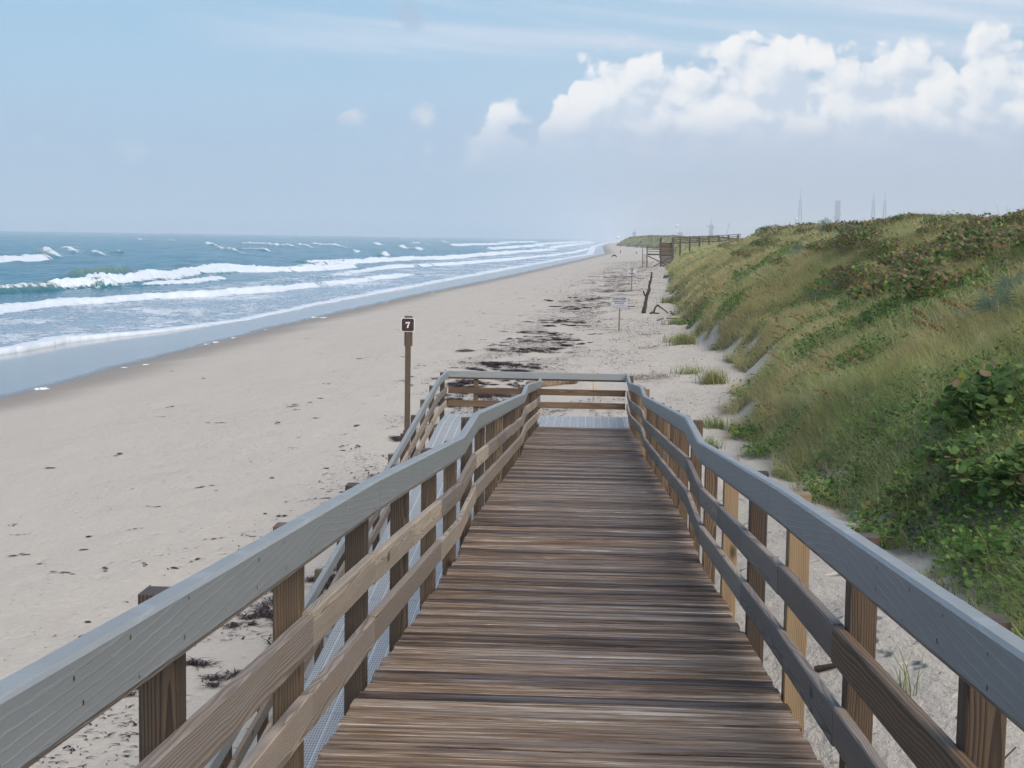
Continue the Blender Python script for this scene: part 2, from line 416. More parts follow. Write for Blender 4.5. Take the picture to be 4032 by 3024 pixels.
# ------------------------------------------------------------------ ground
ys = np.concatenate([np.arange(-20, 12, .4), 12*np.cumprod(np.full(700, 1.0082))]); ys = ys[ys < 3200]
ys = np.concatenate([ys, ys[-1]*np.cumprod(np.full(24, 1.06))])
qb = np.concatenate([np.linspace(-45, -6, 26), np.linspace(-5.5, -.2, 22)])         # seaward of the wet line
qm = np.linspace(0, 1, 170); qd = np.concatenate([np.linspace(.12, 16, 130), 16+np.geomspace(.3, 3000, 40)])
Y = np.repeat(ys[:, None], len(qb)+len(qm)+len(qd), 1)
xs, xt = Xs(ys)[:, None], Xt(ys)[:, None]
X = np.concatenate([xs+qb[None, :], xs+(xt-xs)*qm[None, :], xt+qd[None, :]], 1)
Z = sand_z(X, Y)
def grid_faces(r, c):
    i = np.arange(r-1)[:, None]*c+np.arange(c-1)[None, :]; i = i.ravel()
    return np.stack([i, i+1, i+c+1, i+c], 1)
veg = zones(X, Y)
# wetness of the lower beach: ragged upper limit
sh = X-Xs(Y)
ragg = 1.2*(fbm(X*0, Y*.07, 3, 61)-.5)+.5*(fbm(X*0, Y*.4, 2, 62)-.5)
wet = 1-sst(sh, -1.2+ragg, .9+ragg)
damp = 1-sst(sh, 1.0+ragg*2, 5.5+ragg*3)
def sand_mat():
    m, t = mat('sand'); geo = t.n('ShaderNodeNewGeometry'); P = S(t.t, geo.outputs['Position'])
    x, y, z = t.sep(P); veg = t.attr('veg', 'Fac'); wet = t.attr('wet', 'Fac'); damp = t.attr('damp', 'Fac')
    big = t.noise(t.xyz(x*.35, y*.12, 0.), 1, 4, .6); fine = t.noise(P, 9, 5, .65); grain = t.noise(P, 90, 2, .6)
    col = t.mix(big, (.435, .390, .325), (.505, .455, .387)); col = t.mix(fine.ss(.35, .7)*.5, col, (.54, .498, .42))
    col = t.mix(grain.ss(.55, .8)*.25, col, (.30, .25, .20)); mot = t.noise(t.xyz(x*1.1, y*.5, 4.), 1, 5, .65); col = t.mix(mot.ss(.5, .75)*.35*x.ss(-14., -1.), col, (.31, .255, .205))
    # trodden sand: pocks in the dry part
    pk = t.voro(t.xyz(x*1.5, y*1.1, 0.), 1.7, 'SMOOTH_F1', 1., .5, smooth=.4); tread = t.noise(t.xyz(x*.22, y*.07, 2.), 1, 3, .6).ss(.40, .62)
    up = x.ss(-6., 0.5)*.85+x.ss(-20., -5.)*.15
    pocks = pk.ss(.12, .5)*(tread*.7+.3)*(up*.8+.2)
    dcol = t.mix(.85, col, (.225, .185, .15)); col = t.mix(damp*.85, col, dcol)
    wcol = (.125, .115, .105); col = t.mix(wet, col, wcol)
    litter = t.mix(fine, (.10, .08, .05), (.22, .18, .12)); col = t.mix(veg*.92, col, litter)
    t.put(t.p.inputs['Base Color'], col)
    t.put(t.p.inputs['Roughness'], (damp*-.25+.92)*(1-wet)+wet*.10)
    t.put(t.p.inputs['Specular IOR Level'], wet*.45+.15)
    dry = 1-damp*.85
    h = pocks*.13*dry+fine*.03*dry+grain*.002+t.noise(t.xyz(x*2.6, y*1.0, 0.), 1.6, 5, .65)*.075*dry*(up*.9+.1)
    t.put(t.p.inputs['Normal'], t.bump(h*(1-wet), .9, 1.))
    return m
M_sand = sand_mat()
ground = np_mesh('ground', np.stack([X, Y, Z], -1).reshape(-1, 3), grid_faces(*X.shape), M_sand,
                 {'veg': ('FLOAT', veg.ravel()), 'wet': ('FLOAT', wet.ravel()), 'damp': ('FLOAT', damp.ravel())}, smooth=True)
tag(ground, 'pale sandy beach rising to the foot of a grassy dune', 'ground', kind='structure')

# ------------------------------------------------------------------ sea
A_pts = [(-200, -45), (60, -40), (80, -37), (94, -35.8), (104, -35.1), (113, -31.9), (126, -29.6), (140, -28.8), (157, -28.7), (184, -27.6), (222, -25.5), (272, -23.5), (358, -19), (500, -11.5), (753, 2), (1500, 7), (3000, 38), (6000, 120), (12000, 330)]
ysea = np.concatenate([np.arange(-40, 45, 1.), 45*np.cumprod(np.full(1230, 1.0043))]); ysea = ysea[ysea < 9000]
cc = np.linspace(0, 1, 640)
Xa = ip(ysea, A_pts)
Yg = np.repeat(ysea[:, None], len(cc), 1)
Xr, Xl = (Xa+.02)[:, None]+1.0*(fbm(ysea*.33, ysea*0, 3, 71)-.5)[:, None]+.15*(fbm(ysea*.9, ysea*0, 2, 72)-.5)[:, None], (-1.05*np.maximum(ysea, 0)-110)[:, None]
Xg = Xr+(Xl-Xr)*(cc**1.7)[None, :]
sg = Xg-Xr                                                     # <= 0, distance from the swash front
dist = np.maximum(Yg, 30)
# wind sea: many short waves running roughly to shore
def gw(x, y, L, ang, A, seed):
    k = 2*np.pi/L; ph = k*(x*np.cos(ang)+y*np.sin(ang))+4*fbm(x/L*.35, y/L*.18, 2, seed)*2
    q = (np.sin(ph)+1)*.5
    return A*(q**1.8-.35)*(.35+1.3*fbm(x/L*.5, y/L*.12, 2, seed+5))
deep = sst(-sg, 14, 70)
Zw = np.zeros_like(Xg)
for i, (L, an, A) in enumerate([(24, .10, .50), (15, -.16, .34), (9, .3, .22), (5.5, -.35, .13), (3.4, .5, .085), (2.2, -.1, .055)]):
    fade = np.clip(L*40/dist, 0, 1)**.5
    Zw += gw(Xg, Yg, L, an, A, 100+i*9)*fade
Zw *= (.12+.88*deep)
foam = np.zeros_like(Xg); green = np.zeros_like(Xg)
# breakers: line of (X,Y), height, foam width, foam strength
BR = [([(-52, 120), (-52, 134), (-51.4, 149), (-50.2, 159), (-44.5, 173), (-41, 188), (-39, 215), (-36, 240), (-33, 290)], .62, 2.4, 1.2),
      ([(-68, 172), (-65.5, 187)], 1.0, 1.5, .6), ([(-67, 188), (-62, 198)], 1.25, 2.0, 1.2),
      ([(-68, 203), (-67.2, 218), (-64.9, 232), (-67, 258), (-66, 285)], 1.35, 2.4, 1.3),
      ([(-60.5, 205), (-57, 215), (-57, 238)], .6, 1.8, 1.1),
      ([(-78, 232), (-79, 262)], 1.35, 1.0, .15), ([(-74, 172), (-75, 190)], 1.2, 1.0, .1),
      ([(-69, 268), (-63, 290), (-57, 306), (-52, 340)], 1.2, 3.2, 1.3),
      ([(-64, 330), (-62, 370), (-58, 408), (-52, 468), (-44, 540), (-38, 700), (-20, 1000)], 1.1, 4., 1.2),
      ([(-45.6, 260), (-45.4, 342), (-34, 417), (-26, 500), (-10, 740), (2, 1200)], .6, 3.0, 1.2),
      ([(-127, 322), (-131, 366)], 1.4, 3.4, 1.2), ([(-133, 356), (-138, 390)], 1.2, 2.5, 1.0),
      ([(-142, 404), (-184, 515)], 1.5, 5, 1.2), ([(-169, 500), (-203, 590)], 1.4, 4.5, 1.1),
      ([(-143, 445), (-167, 512)], 1.2, 3, 1.0), ([(-150, 490), (-160, 512)], 1.1, 2.5, .9),
      ([(-190, 780), (-228, 910)], 1.7, 6, 1.2), ([(-131, 570), (-164, 675)], 1.4, 4, 1.2), ([(-131, 628), (-150, 660)], 1.2, 4, 1.1),
      ([(-155, 808), (-228, 1010)], 1.8, 8, 1.2), ([(-159, 872), (-188, 990)], 1.5, 7, 1.1), ([(-137, 855), (-197, 1090)], 1.6, 8, 1.2),
      ([(-72, 384), (-60, 408)], 1.0, 2.5, .8), ([(-355, 1225), (-400, 1350)], 1.5, 6, .8), ([(-326, 1195), (-340, 1235)], 1.4, 6, .8),
      ([(-160, 950), (-166, 1010)], 1.5, 8, 1), ([(-167, 1200), (-175, 1280)], 1.6, 10, 1.), ([(-150, 1380), (-170, 1500)], 1.6, 12, 1.),
      ([(-110, 900), (-122, 1010)], 1.4, 7, 1.), ([(-90, 800), (-96, 870)], 1.3, 5, .9), ([(-75, 560), (-80, 600)], 1.2, 4, .8),
      ([(-95, 620), (-100, 660)], 1.2, 4, .8), ([(-60, 900), (-45, 1500)], 1.4, 9, 1.1), ([(-110, 1200), (-90, 1700)], 1.6, 12, 1.), ([(-30, 1100), (-18, 1800), (8, 3000)], 1.3, 10, 1.2),
      ([(-60, 1600), (-40, 2500), (0, 4000)], 1.6, 16, 1.1), ([(-120, 2000), (-90, 2700)], 1.8, 20, .9), ([(-170, 1800), (-190, 2000)], 1.8, 16, .8)]
for i, (pl, h, fwid, fs) in enumerate(BR):
    pl = sorted(pl, key=lambda q: q[1]); yy = np.array([q[1] for q in pl], float); xx = np.array([q[0] for q in pl], float)
    L = yy[-1]-yy[0]; r0, r1 = np.searchsorted(ysea, [yy[0]-.12*L, yy[-1]+.12*L])
    if r1 <= r0: continue
    xg, yg = Xg[r0:r1], Yg[r0:r1]
    slope0 = (xx[1]-xx[0])/max(yy[1]-yy[0], 1e-3); slope1 = (xx[-1]-xx[-2])/max(yy[-1]-yy[-2], 1e-3)
    xc = np.interp(yg, yy, xx)+np.where(yg < yy[0], (yg-yy[0])*slope0, 0)+np.where(yg > yy[-1], (yg-yy[-1])*slope1, 0)
    sc = max(1., np.sqrt(fwid/2.5))
    uu = xg-xc+sc*1.2*(fbm(yg*.16/sc, xg*.02, 3, 200+i)-.5)*2+sc*.35*(fbm(yg*.9/sc, xg*.3, 2, 230+i)-.5)*2
    tp = sst(yg, yy[0]-.10*L, yy[0]+.12*L)*(1-sst(yg, yy[-1]-.12*L, yy[-1]+.10*L))
    am = tp*(.55+.9*fbm(yg*.10, xg*.01, 3, 260+i))
    ext = .18*fwid
    prof = np.where(uu < 0, np.exp(-(uu/(1.5+h))**2), np.exp(-(uu/(.35+.4*h+ext*.3))**2))
    rough = 1+.5*(fbm(yg*2.2, xg*2.2, 2, 290+i)-.5)*min(1, fs)
    Zw[r0:r1] = Zw[r0:r1]*(1-.6*prof*am)+h*am*prof*rough
    fm = tp*fs*np.where(uu < 0, np.exp(-(uu/(.20*fwid))**2), np.exp(-(np.maximum(uu-.2*fwid, 0)/(.40*fwid))**2))*sst(fbm(yg*.22, xg*.05, 3, 320+i), .14, .36)
    foam[r0:r1] = np.maximum(foam[r0:r1], fm)
    tr = tp*min(fs, 1)*.55*np.where(uu > 0, np.exp(-(uu/(3.2*fwid))), np.exp(uu/(1.2*fwid)))
    foam[r0:r1] = np.maximum(foam[r0:r1], tr*(uu > -6*fwid))
    green[r0:r1] = np.maximum(green[r0:r1], np.clip(am*prof*min(1, h)*1.1, 0, 1))
# swash: foam-laced sheet between the front and the inner breakers
inner = 1-sst(-sg, 16+.02*dist, 40+.05*dist)
foam = np.maximum(foam, inner*(.47+.32*(fbm(Xg*.18, Yg*.10, 3, 77)-.5)*2))
lipw = .7+.004*dist+1.6*np.clip(fbm(Yg*.12, Yg*0, 3, 80)-.4, 0, 1); lip = sst(-sg/lipw, 1.0, .55)*(.75+.4*fbm(Yg*.25, Xg*.4, 3, 79)); foam = np.maximum(foam, lip*1.15)
zs_ = sand_z(Xg, Yg)
wl = np.zeros_like(Xg)
Zsea = np.maximum(Zw, zs_+.03)
Zsea = np.where(sg > -6, np.maximum(Zsea, zs_+.01+.06*sst(-sg, 0, 1.6)*(.7+.6*fbm(Xg*.7, Yg*.4, 2, 78))), Zsea)
Zsea[:, 0] = zs_[:, 0]-.05
def sea_mat():
    m, t = mat('sea_water'); geo = t.n('ShaderNodeNewGeometry'); P = S(t.t, geo.outputs['Position']); x, y, z = t.sep(P)
    foam = t.attr('foam', 'Fac'); green = t.attr('green', 'Fac'); far = y.ss(60., 1200.)
    n1 = t.noise(t.xyz(x*.55, y*.16, 0.), 1, 4, .6); n2 = t.noise(t.xyz(x*.9, y*.5, 3.), 1, 6, .72, .6); n3 = t.noise(t.xyz(x*3.2, y*1.6, 5.), 1, 5, .7)
    big = t.noise(t.xyz(x*.03, y*.012, 0.), 1, 3)
    deep = t.mix(big.ss(.35, .65), (.002, .095, .160), (.005, .135, .205)); deep = t.mix(n1.ss(.35, .7)*.6, deep, (.016, .17, .21))
    gcol = t.mix(n1, (.12, .20, .13), (.18, .26, .19))
    shal = t.attr('shal', 'Fac'); col = t.mix(shal*.85, deep, (.20, .27, .33)); col = t.mix(green*.8, col, gcol)
    cap = n3.ss(.68, .78)*n2.ss(.55, .7)*.5*(1-far)
    f = (foam*1.5+(n2-.5)*2.3+(n3-.5)*1.3-.34).ss(.30, .68)
    f2 = (foam*1.3-.75+(n3-.5)*.9).ss(-.05, .35)
    f = f.max(f2).max(cap*.5)
    fcol = t.mix((n3*.6+n2*.4).ss(.3, .7), (.56, .63, .70), (.76, .79, .81))
    t.put(t.p.inputs['Base Color'], t.mix(f*.96, col, fcol))
    t.put(t.p.inputs['Roughness'], f*.5+.16); t.p.inputs['IOR'].default_value = 1.33
    t.put(t.p.inputs['Specular IOR Level'], .14+shal*.36-f*.06)
    rip = t.noise(t.xyz(x*1.6, y*.7, 0.), 1, 5, .6)*.35+t.noise(t.xyz(x*.5, y*.2, 8.), 1, 3, .6)*.6
    h = rip*(1-shal*.75)+f*n3*.25
    t.put(t.p.inputs['Normal'], t.bump(h, .9, .55))
    return m
M_sea = sea_mat()
Vs = np.stack([Xg, Yg, Zsea], -1).reshape(-1, 3); Fs = grid_faces(*Xg.shape)[:, ::-1]
# outlying water: behind, to the sides and out past the horizon
big_q = np.array([(-16000, -6000, -.55), (-25, -6000, -.55), (-25, -39, -.55), (-40, -39, -.55), (-16000, -39, -.55),
                  (-16000, 16000, -.55), (600, 16000, -.55), (600, 8990, -.55)], float)
nb = len(Vs); corner = len(ysea)-1
extra = np.array([[0, 1, 2, 4], [4, 2, 7, 6], [4, 6, 5, 5]])
Vs = np.concatenate([Vs, big_q])
F_out = [Fs, np.array([[nb+0, nb+1, nb+2, nb+4]]), np.array([[nb+4, nb+2, nb+7], [nb+4, nb+7, nb+6], [nb+4, nb+6, nb+5]])]
pad = np.zeros(len(big_q))
sea = np_mesh('sea', Vs, F_out, M_sea, {'foam': ('FLOAT', np.r_[foam.ravel(), pad]), 'green': ('FLOAT', np.r_[green.ravel(), pad]),
              'shal': ('FLOAT', np.r_[(1-sst(-sg, 4, 30+.03*dist)).ravel(), pad])}, smooth=True)
tag(sea, 'blue green sea with rows of white breakers rolling onto the beach', 'sea', kind='structure')

# ------------------------------------------------------------------ boardwalk
XL, XR = -.861, .80                         # inner faces of the two handrails
TOP = [(-1.2, -.41), (2.0, -.68), (6.38, -1.02), (10.92, -1.424), (12.42, -1.424), (21.6, -2.187), (22.95, -2.187), (29.2, -2.708), (31.0, -2.708)]
def top(y): return float(np.interp(y, *zip(*TOP)))+ZC
DH = .88                                    # deck below the handrail
EY = 31.0                                   # inner face of the end railing
RX = -2.80                                  # inner face of the outer handrail of the lower ramp
def rtop(y): return float(np.interp(y, [8.5, 19.6, 21.2, 29.4, 31.0], [-4.245, -3.44, -3.36, -2.708, -2.708]))+ZC
walk = empty('boardwalk', (0, 0, gz(0, 20)), 'wooden boardwalk ramp with grey handrails doubling back down to the beach', 'boardwalk')
PR = rect(0, .057, -.135, 0, .009)
def hand_piece(ys, xin, sgn, topf, mname='handrail'):
    """grey cladding on the deck side of the rail, wooden backer showing below it"""
    st = [y for y in ys]
    mb = MB(); mb.sweep([(xin, y, topf(y)) for y in st], (sgn, 0, 0), (0, 0, 1), PR, seed=random.uniform(0, 9))
    o = mb.build(mname, M_hand, walk)
    mb = MB(); mb.sweep([(xin+sgn*.019, y, topf(y)) for y in st], (sgn, 0, 0), (0, 0, 1), rect(0, .038, -.152, -.1365, .002))
    mb.build('backing_strip', M_rail if sgn < 0 else M_railgrey, o)
    # nails are part of the board's own mesh
    bm = bmesh.new(); bm.from_mesh(o.data); o.data.materials.append(M_screw); off = wloc(o); y = st[0]+.2; gl = bm.verts.layers.float_vector['gr']
    while y < st[-1]-.1:
        for dz in (-.03, -.105):
            c = Vector((xin-sgn*.0012, y+random.uniform(-.05, .05), topf(y)+dz+random.uniform(-.012, .012)))-off; h = random.uniform(.003, .007)
            q = [bm.verts.new(c+Vector(e)) for e in ((0, .0032, -h), (0, .0032, h), (0, -.0032, h*1.2), (0, -.0032, -h))]
            bm.faces.new(q).material_index = 1
        y += random.choice((.37, .37, .75))
    bm.to_mesh(o.data); bm.free()
    return o
def span(a, b, extra):
    return [a]+[y for y in extra if a+.01 < y < b-.01]+[b]
kinks = [q[0] for q in TOP]
g = .002
for xin, sgn in ((XL, -1), (XR, 1)):
    cuts = [-1.2, 2.1 if sgn > 0 else 1.2, 6.38 if sgn < 0 else 6.66, 10.92, 12.42, 17.0, 21.6, 22.95, 26.0, 29.2 if sgn < 0 else EY]
    if sgn < 0: cuts[-1] = 29.75
    for a, b in zip(cuts[:-1], cuts[1:]): hand_piece(span(a+g, b-g, kinks), xin, sgn, top)
py = [-.9, .5, 1.95, 3.43, 4.93, 6.43, 7.93, 9.43, 10.92, 12.42, 13.95, 15.48, 17.01, 18.54, 20.07, 21.6, 22.95, 24.51, 26.07, 27.63, 29.2]
PW = .089
def post(x, y, ztop, mt=None, w=PW, d=PW):
    zb = gz(x, y)-.5
    mb = MB(); mb.sweep([(x, y, zb), (x, y, ztop)], (1, 0, 0), (0, 1, 0), rect(-w/2, w/2, -d/2, d/2, .004))
    return mb.build('post', mt or random.choice((M_post, M_post, M_postdark) if x > 0 else (M_post, M_postdark, M_postdark)), walk, (x, y, zb))
for y in py:
    post(-.9195-PW/2, y+random.uniform(-.012, .012), top(y)-.03+random.uniform(-.014, .012))
for y in py+[30.85]:
    post(.8585+PW/2, y+random.uniform(-.012, .012), top(y)-.03+random.uniform(-.014, .012))
def boards(name, xin, sgn, ypairs, topf, drop, h, mats):
    for a, b in ypairs:
        mb = MB(); dzz = random.uniform(-.006, .006); dx = random.uniform(0, .004)
        mb.sweep([(xin+sgn*dx, y, topf(y)+dzz) for y in span(a+.002, b-.002, kinks)], (sgn, 0, 0), (0, 0, 1), rect(0, .038, -drop-h, -drop, .005))
        mb.build(name, random.choice(mats), walk)
def pairs(ps, start, step): q = ps[start::step]; q = ([ps[0]] if start else [])+q; q = q if q[-1] == ps[-1] else q+[ps[-1]]; return list(zip(q[:-1], q[1:]))
Lmats = [M_rail, M_rail, M_rail, M_railgrey]; Rmats = [M_railgrey, M_railgrey, M_railgrey, M_raildark]
boards('mid_rail', -.8805, -1, [(-1.2, 1.95), (1.95, 4.93)]+pairs(py[4:], 0, 1)[:4]+pairs(py[8:], 0, 1)[:-1]+[(27.63, 29.65)], top, .335, .125, Lmats)
boards('lower_rail', -.8805, -1, [(-1.2, 3.43), (3.43, 4.93)]+pairs(py[4:], 1, 2)[:3]+pairs(py[9:], 0, 2)[:-1]+[(27.63, 29.65)], top, .60, .125, Lmats)
boards('mid_rail', .8195, 1, [(-1.2, 1.95)]+[(1.95, 5.0)]+pairs([5.0]+py[5:]+[EY], 0, 1), top, .335, .125, Rmats[:3])
boards('lower_rail', .8195, 1, [(-1.2, 1.95), (1.95, 4.93)]+pairs([4.93]+py[5:]+[EY], 0, 2), top, .60, .125, Rmats[:3])
for o in list(scene.objects):
    if o.name.startswith('mid_rail') and o.data.materials[0] == M_railgrey and o.data.vertices[0].co.x > .5 and o.data.vertices[-1].co.y < 5.4 and o.data.vertices[-1].co.y > 4.5:
        o.data.materials[0] = M_raildark; o['label'] = 'dark brown board with bold grain on the right'
# deck boards
def deck(y0, y1, x0, x1, topf, name):
    V, F, G, Tn, E = [], [], [], [], []
    y = y0
    while y < y1:
        wd = .138; g_ = random.uniform(.007, .013); n = len(V); sd = random.uniform(0, 60); tn = random.random()
        jz = random.uniform(-.002, .002); xl = x0+random.uniform(-.01, .01); xr = x1+random.uniform(-.01, .01)
        sec = [(0, -.038, 0), (0, -.004, .6), (.004, 0, 1), (.020, .0, .5), (.069, .001, 0), (wd-.020, .0, .5), (wd-.004, 0, 1), (wd, -.004, .6), (wd, -.038, 0)]
        for xi in (xl, xl+(xr-xl)*.33, xl+(xr-xl)*.66, xr):
            wob = random.uniform(-.0015, .0015)
            for a, b, e in sec:
                yy = y+a*(1 if a else 1); V.append((xi, yy, topf(yy)-DH+b+jz+wob)); G.append((xi+sd, a+sd*.7, b+sd)); Tn.append(tn); E.append(e)
        k = len(sec)
        for i in range(3):
            for j in range(k-1): F.append((n+i*k+j, n+i*k+j+1, n+(i+1)*k+j+1, n+(i+1)*k+j))
            F.append((n+i*k+k-1, n+i*k, n+(i+1)*k, n+(i+1)*k+k-1))
        F.append(tuple(n+j for j in range(k))); F.append(tuple(n+3*k+j for j in reversed(range(k))))
        y += wd+g_
    me = bpy.data.meshes.new(name); off = Vector(walk.location); me.from_pydata([Vector(v)-off for v in V], [], F); me.materials.append(M_deck)
    at = me.attributes.new('gr', 'FLOAT_VECTOR', 'POINT'); at.data.foreach_set('vector', np.array(G, np.float32).ravel())
    for nm, arr in (('tone', Tn), ('edge', E)):
        at = me.attributes.new(nm, 'FLOAT', 'POINT'); at.data.foreach_set('value', np.array(arr, np.float32))
    bm = bmesh.new(); bm.from_mesh(me); bmesh.ops.recalc_face_normals(bm, faces=bm.faces); bm.to_mesh(me); bm.free()
    return link(bpy.data.objects.new(name, me), walk)
deck(-1.6, 29.15, -.905, .845, top, 'deck')
def slab(name, stations, x0, x1, th, m):
    mb = MB(); mb.sweep(stations, (1, 0, 0), (0, 0, 1), rect(x0, x1, -th, 0, .004)); return mb.build(name, m, walk)
slab('landing', [(0, 29.17, rtop(31)-DH), (0, EY+.03, rtop(31)-DH)], -.895, .845, .05, M_grate)
slab('lower_ramp_deck', [(0, y, rtop(y)-DH) for y in (9.2, 19.6, 21.2, 29.4, EY+.03)], RX-.045, -1.02, .05, M_grate)
slab('landing', [(0, 29.9, rtop(31)-DH), (0, EY+.03, rtop(31)-DH)], -1.017, -.898, .05, M_grate)
for x in (-.88, -.02, .80):
    slab('stringer', [(x, y, top(y)-DH-.042) for y in [-1.6]+kinks[1:-2]+[29.1]], -.019, .019, .23, M_farwood)
for x in (RX, -1.06):
    slab('stringer', [(x, y, rtop(y)-DH-.054) for y in (9.2, 19.6, 21.2, 29.4, 30.9)], -.019, .019, .2, M_farwood)
for x in (-.7, .79): slab('stringer', [(x, 29.2, rtop(31)-DH-.054), (x, 30.9, rtop(31)-DH-.054)], -.019, .019, .2, M_farwood)
# lower ramp: outer railing
rk = [8.5, 19.6, 21.2, 29.4]
def rspan(a, b): return [a]+[y for y in rk if a+.01 < y < b-.01]+[b]
_s = span
rcuts = [9.0, 13.0, 16.6, 19.6, 21.2, 24.4, 29.4, EY]
for a, b in zip(rcuts[:-1], rcuts[1:]): hand_piece(rspan(a+g, b-g), RX, -1, rtop)
rp = [9.3, 10.75, 12.2, 13.65, 15.1, 16.6, 18.1, 19.6, 21.2, 22.8, 24.3, 25.75, 27.2, 28.75, 30.85]
for y in rp: post(RX-.0595-PW/2, y, rtop(y)-.03+random.uniform(-.014, .012))
kinks_keep = kinks; kinks = rk
boards('mid_rail', RX-.0195, -1, pairs(rp[:-1]+[EY], 0, 2), rtop, .335, .125, [M_rail, M_railgrey])
boards('lower_rail', RX-.0195, -1, pairs(rp[:-1]+[EY], 1, 2), rtop, .60, .125, [M_rail, M_railgrey])
kinks = kinks_keep
# end railing across both lanes
zt = rtop(31)
def xrail(name, x0, x1, y, zlo, zhi, dep, m, c=.005):
    mb = MB(); mb.sweep([(x0, y, zt), (x1, y, zt)], (0, 1, 0), (0, 0, 1), rect(0, dep, zlo, zhi, c)); return mb.build(name, m, walk)
for a, b in ((RX, -1.3), (-1.3, XR)): 
    o = xrail('handrail', a+.002, b-.002, EY+.002, -.135, 0, .057, M_hand, .009); k = xrail('backing_strip', a, b, EY+.021, -.165, -.1365, .038, M_raildark); k.parent = o; k.location = -wloc(o)
for a, b in ((RX, -.95), (-.95, XR)):
    xrail('mid_rail', a+.003, b-.003, EY+.0215, -.335-.125, -.335, .038, M_raildark); xrail('lower_rail', a+.003, b-.003, EY+.0215, -.725, -.60, .038, M_raildark)
for x in (-2.24, -.97): post(x, EY+.0625+PW/2, zt-.14)

# ------------------------------------------------------------------ signs
def poly_mesh(name, pts, y0, y1, m, parent, loc):
    """closed outline in x,z extruded from y0 to y1"""
    n = len(pts); V = [(x, y0, z) for x, z in pts]+[(x, y1, z) for x, z in pts]
    F = [tuple(range(n)), tuple(reversed(range(n, 2*n)))]+[(i, i+n, (i+1) % n+n, (i+1) % n) for i in range(n)]
    me = bpy.data.meshes.new(name); me.from_pydata(V, [], F); me.materials.append(m)
    bm = bmesh.new(); bm.from_mesh(me); bmesh.ops.recalc_face_normals(bm, faces=bm.faces); bmesh.ops.triangulate(bm, faces=[f for f in bm.faces if len(f.verts) > 4]); bm.to_mesh(me); bm.free()
    o = bpy.data.objects.new(name, me); o.location = loc; return link(o, parent)
def rrect(w, h, r, seg=6):
    P = []
    for cx, cz, a0 in ((w/2-r, h/2-r, 0), (-w/2+r, h/2-r, 90), (-w/2+r, -h/2+r, 180), (w/2-r, -h/2+r, 270)):
        for i in range(seg+1):
            a = R(a0+90*i/seg); P.append((cx+r*math.cos(a), cz+r*math.sin(a)))
    return P
def wpost(name, parent, x0, x1, y0, y1, z0, z1, m, lean=0):
    mb = MB(); mb.sweep([(0, 0, z0), (0, 0, (z0+z1)/2), (lean, 0, z1)], (1, 0, 0), (0, 1, 0), rect(x0, x1, y0, y1, .004))
    o = mb.build(name, m); o.parent = parent; return o
sx, sy = -3.86, 33.0; sz = gz(sx, sy)
top7 = ZC-1.75
s7 = empty('number_sign', (sx, sy, sz), 'brown square sign with white numeral 7 on a tall wooden post', 'sign')
H = top7-sz
wpost('post', s7, -.057, .057, -.045, .045, -.5, H-.31, M_brownpost)
wpost('post', s7, -.085, .057, -.05, .055, -.4, H-2.45, M_raildark)
wpost('backing_board', s7, -.088, .088, .048, .086, H-.62, H+.03, M_raildark)
pc = (0, -.052, H-.155)
pn = poly_mesh('sign_panel', rrect(.29, .30, .045), -.010, .003, M_white, s7, pc)
poly_mesh('panel_face', rrect(.262, .272, .035), -.0135, -.0105, M_brownsign, pn, (0, 0, 0))
sv = [(-.046, .065), (-.040, .065), (-.036, .060), (.046, .065), (.046, .048), (.030, .018), (.018, -.02), (.012, -.065), (-.022, -.065), (-.012, -.02), (.004, .015), (.020, .036), (-.018, .034), (-.030, .030), (-.036, .018), (-.046, .018)]
poly_mesh('numeral', sv, -.0175, -.0140, M_white, pn, (0, 0, 0))
for px_, pz_ in ((-.045, .122), (.045, .122), (-.045, -.122), (.045, -.122)): poly_mesh('screw', rrect(.016, .016, .007, 3), -.019, -.014, M_screw, pn, (px_, 0, pz_))
def text_mesh(txt, size, width, m, parent, loc, bold=0.):
    cu = bpy.data.curves.new('lettering', 'FONT'); cu.body = txt; cu.size = size; cu.align_x = 'CENTER'; cu.extrude = .002; cu.offset = bold
    o = bpy.data.objects.new('tmp', cu); scene.collection.objects.link(o)
    bpy.context.view_layer.update()
    me = bpy.data.meshes.new_from_object(o.evaluated_get(bpy.context.evaluated_depsgraph_get())); bpy.data.objects.remove(o)
    xs_ = [v.co.x for v in me.vertices]; k = width/(max(xs_)-min(xs_))
    for v in me.vertices: v.co.x *= k
    me.materials.clear(); me.materials.append(m); me.name = 'lettering'
    o = bpy.data.objects.new('lettering', me); o.location = loc; o.rotation_euler = (R(90), 0, 0); return link(o, parent)
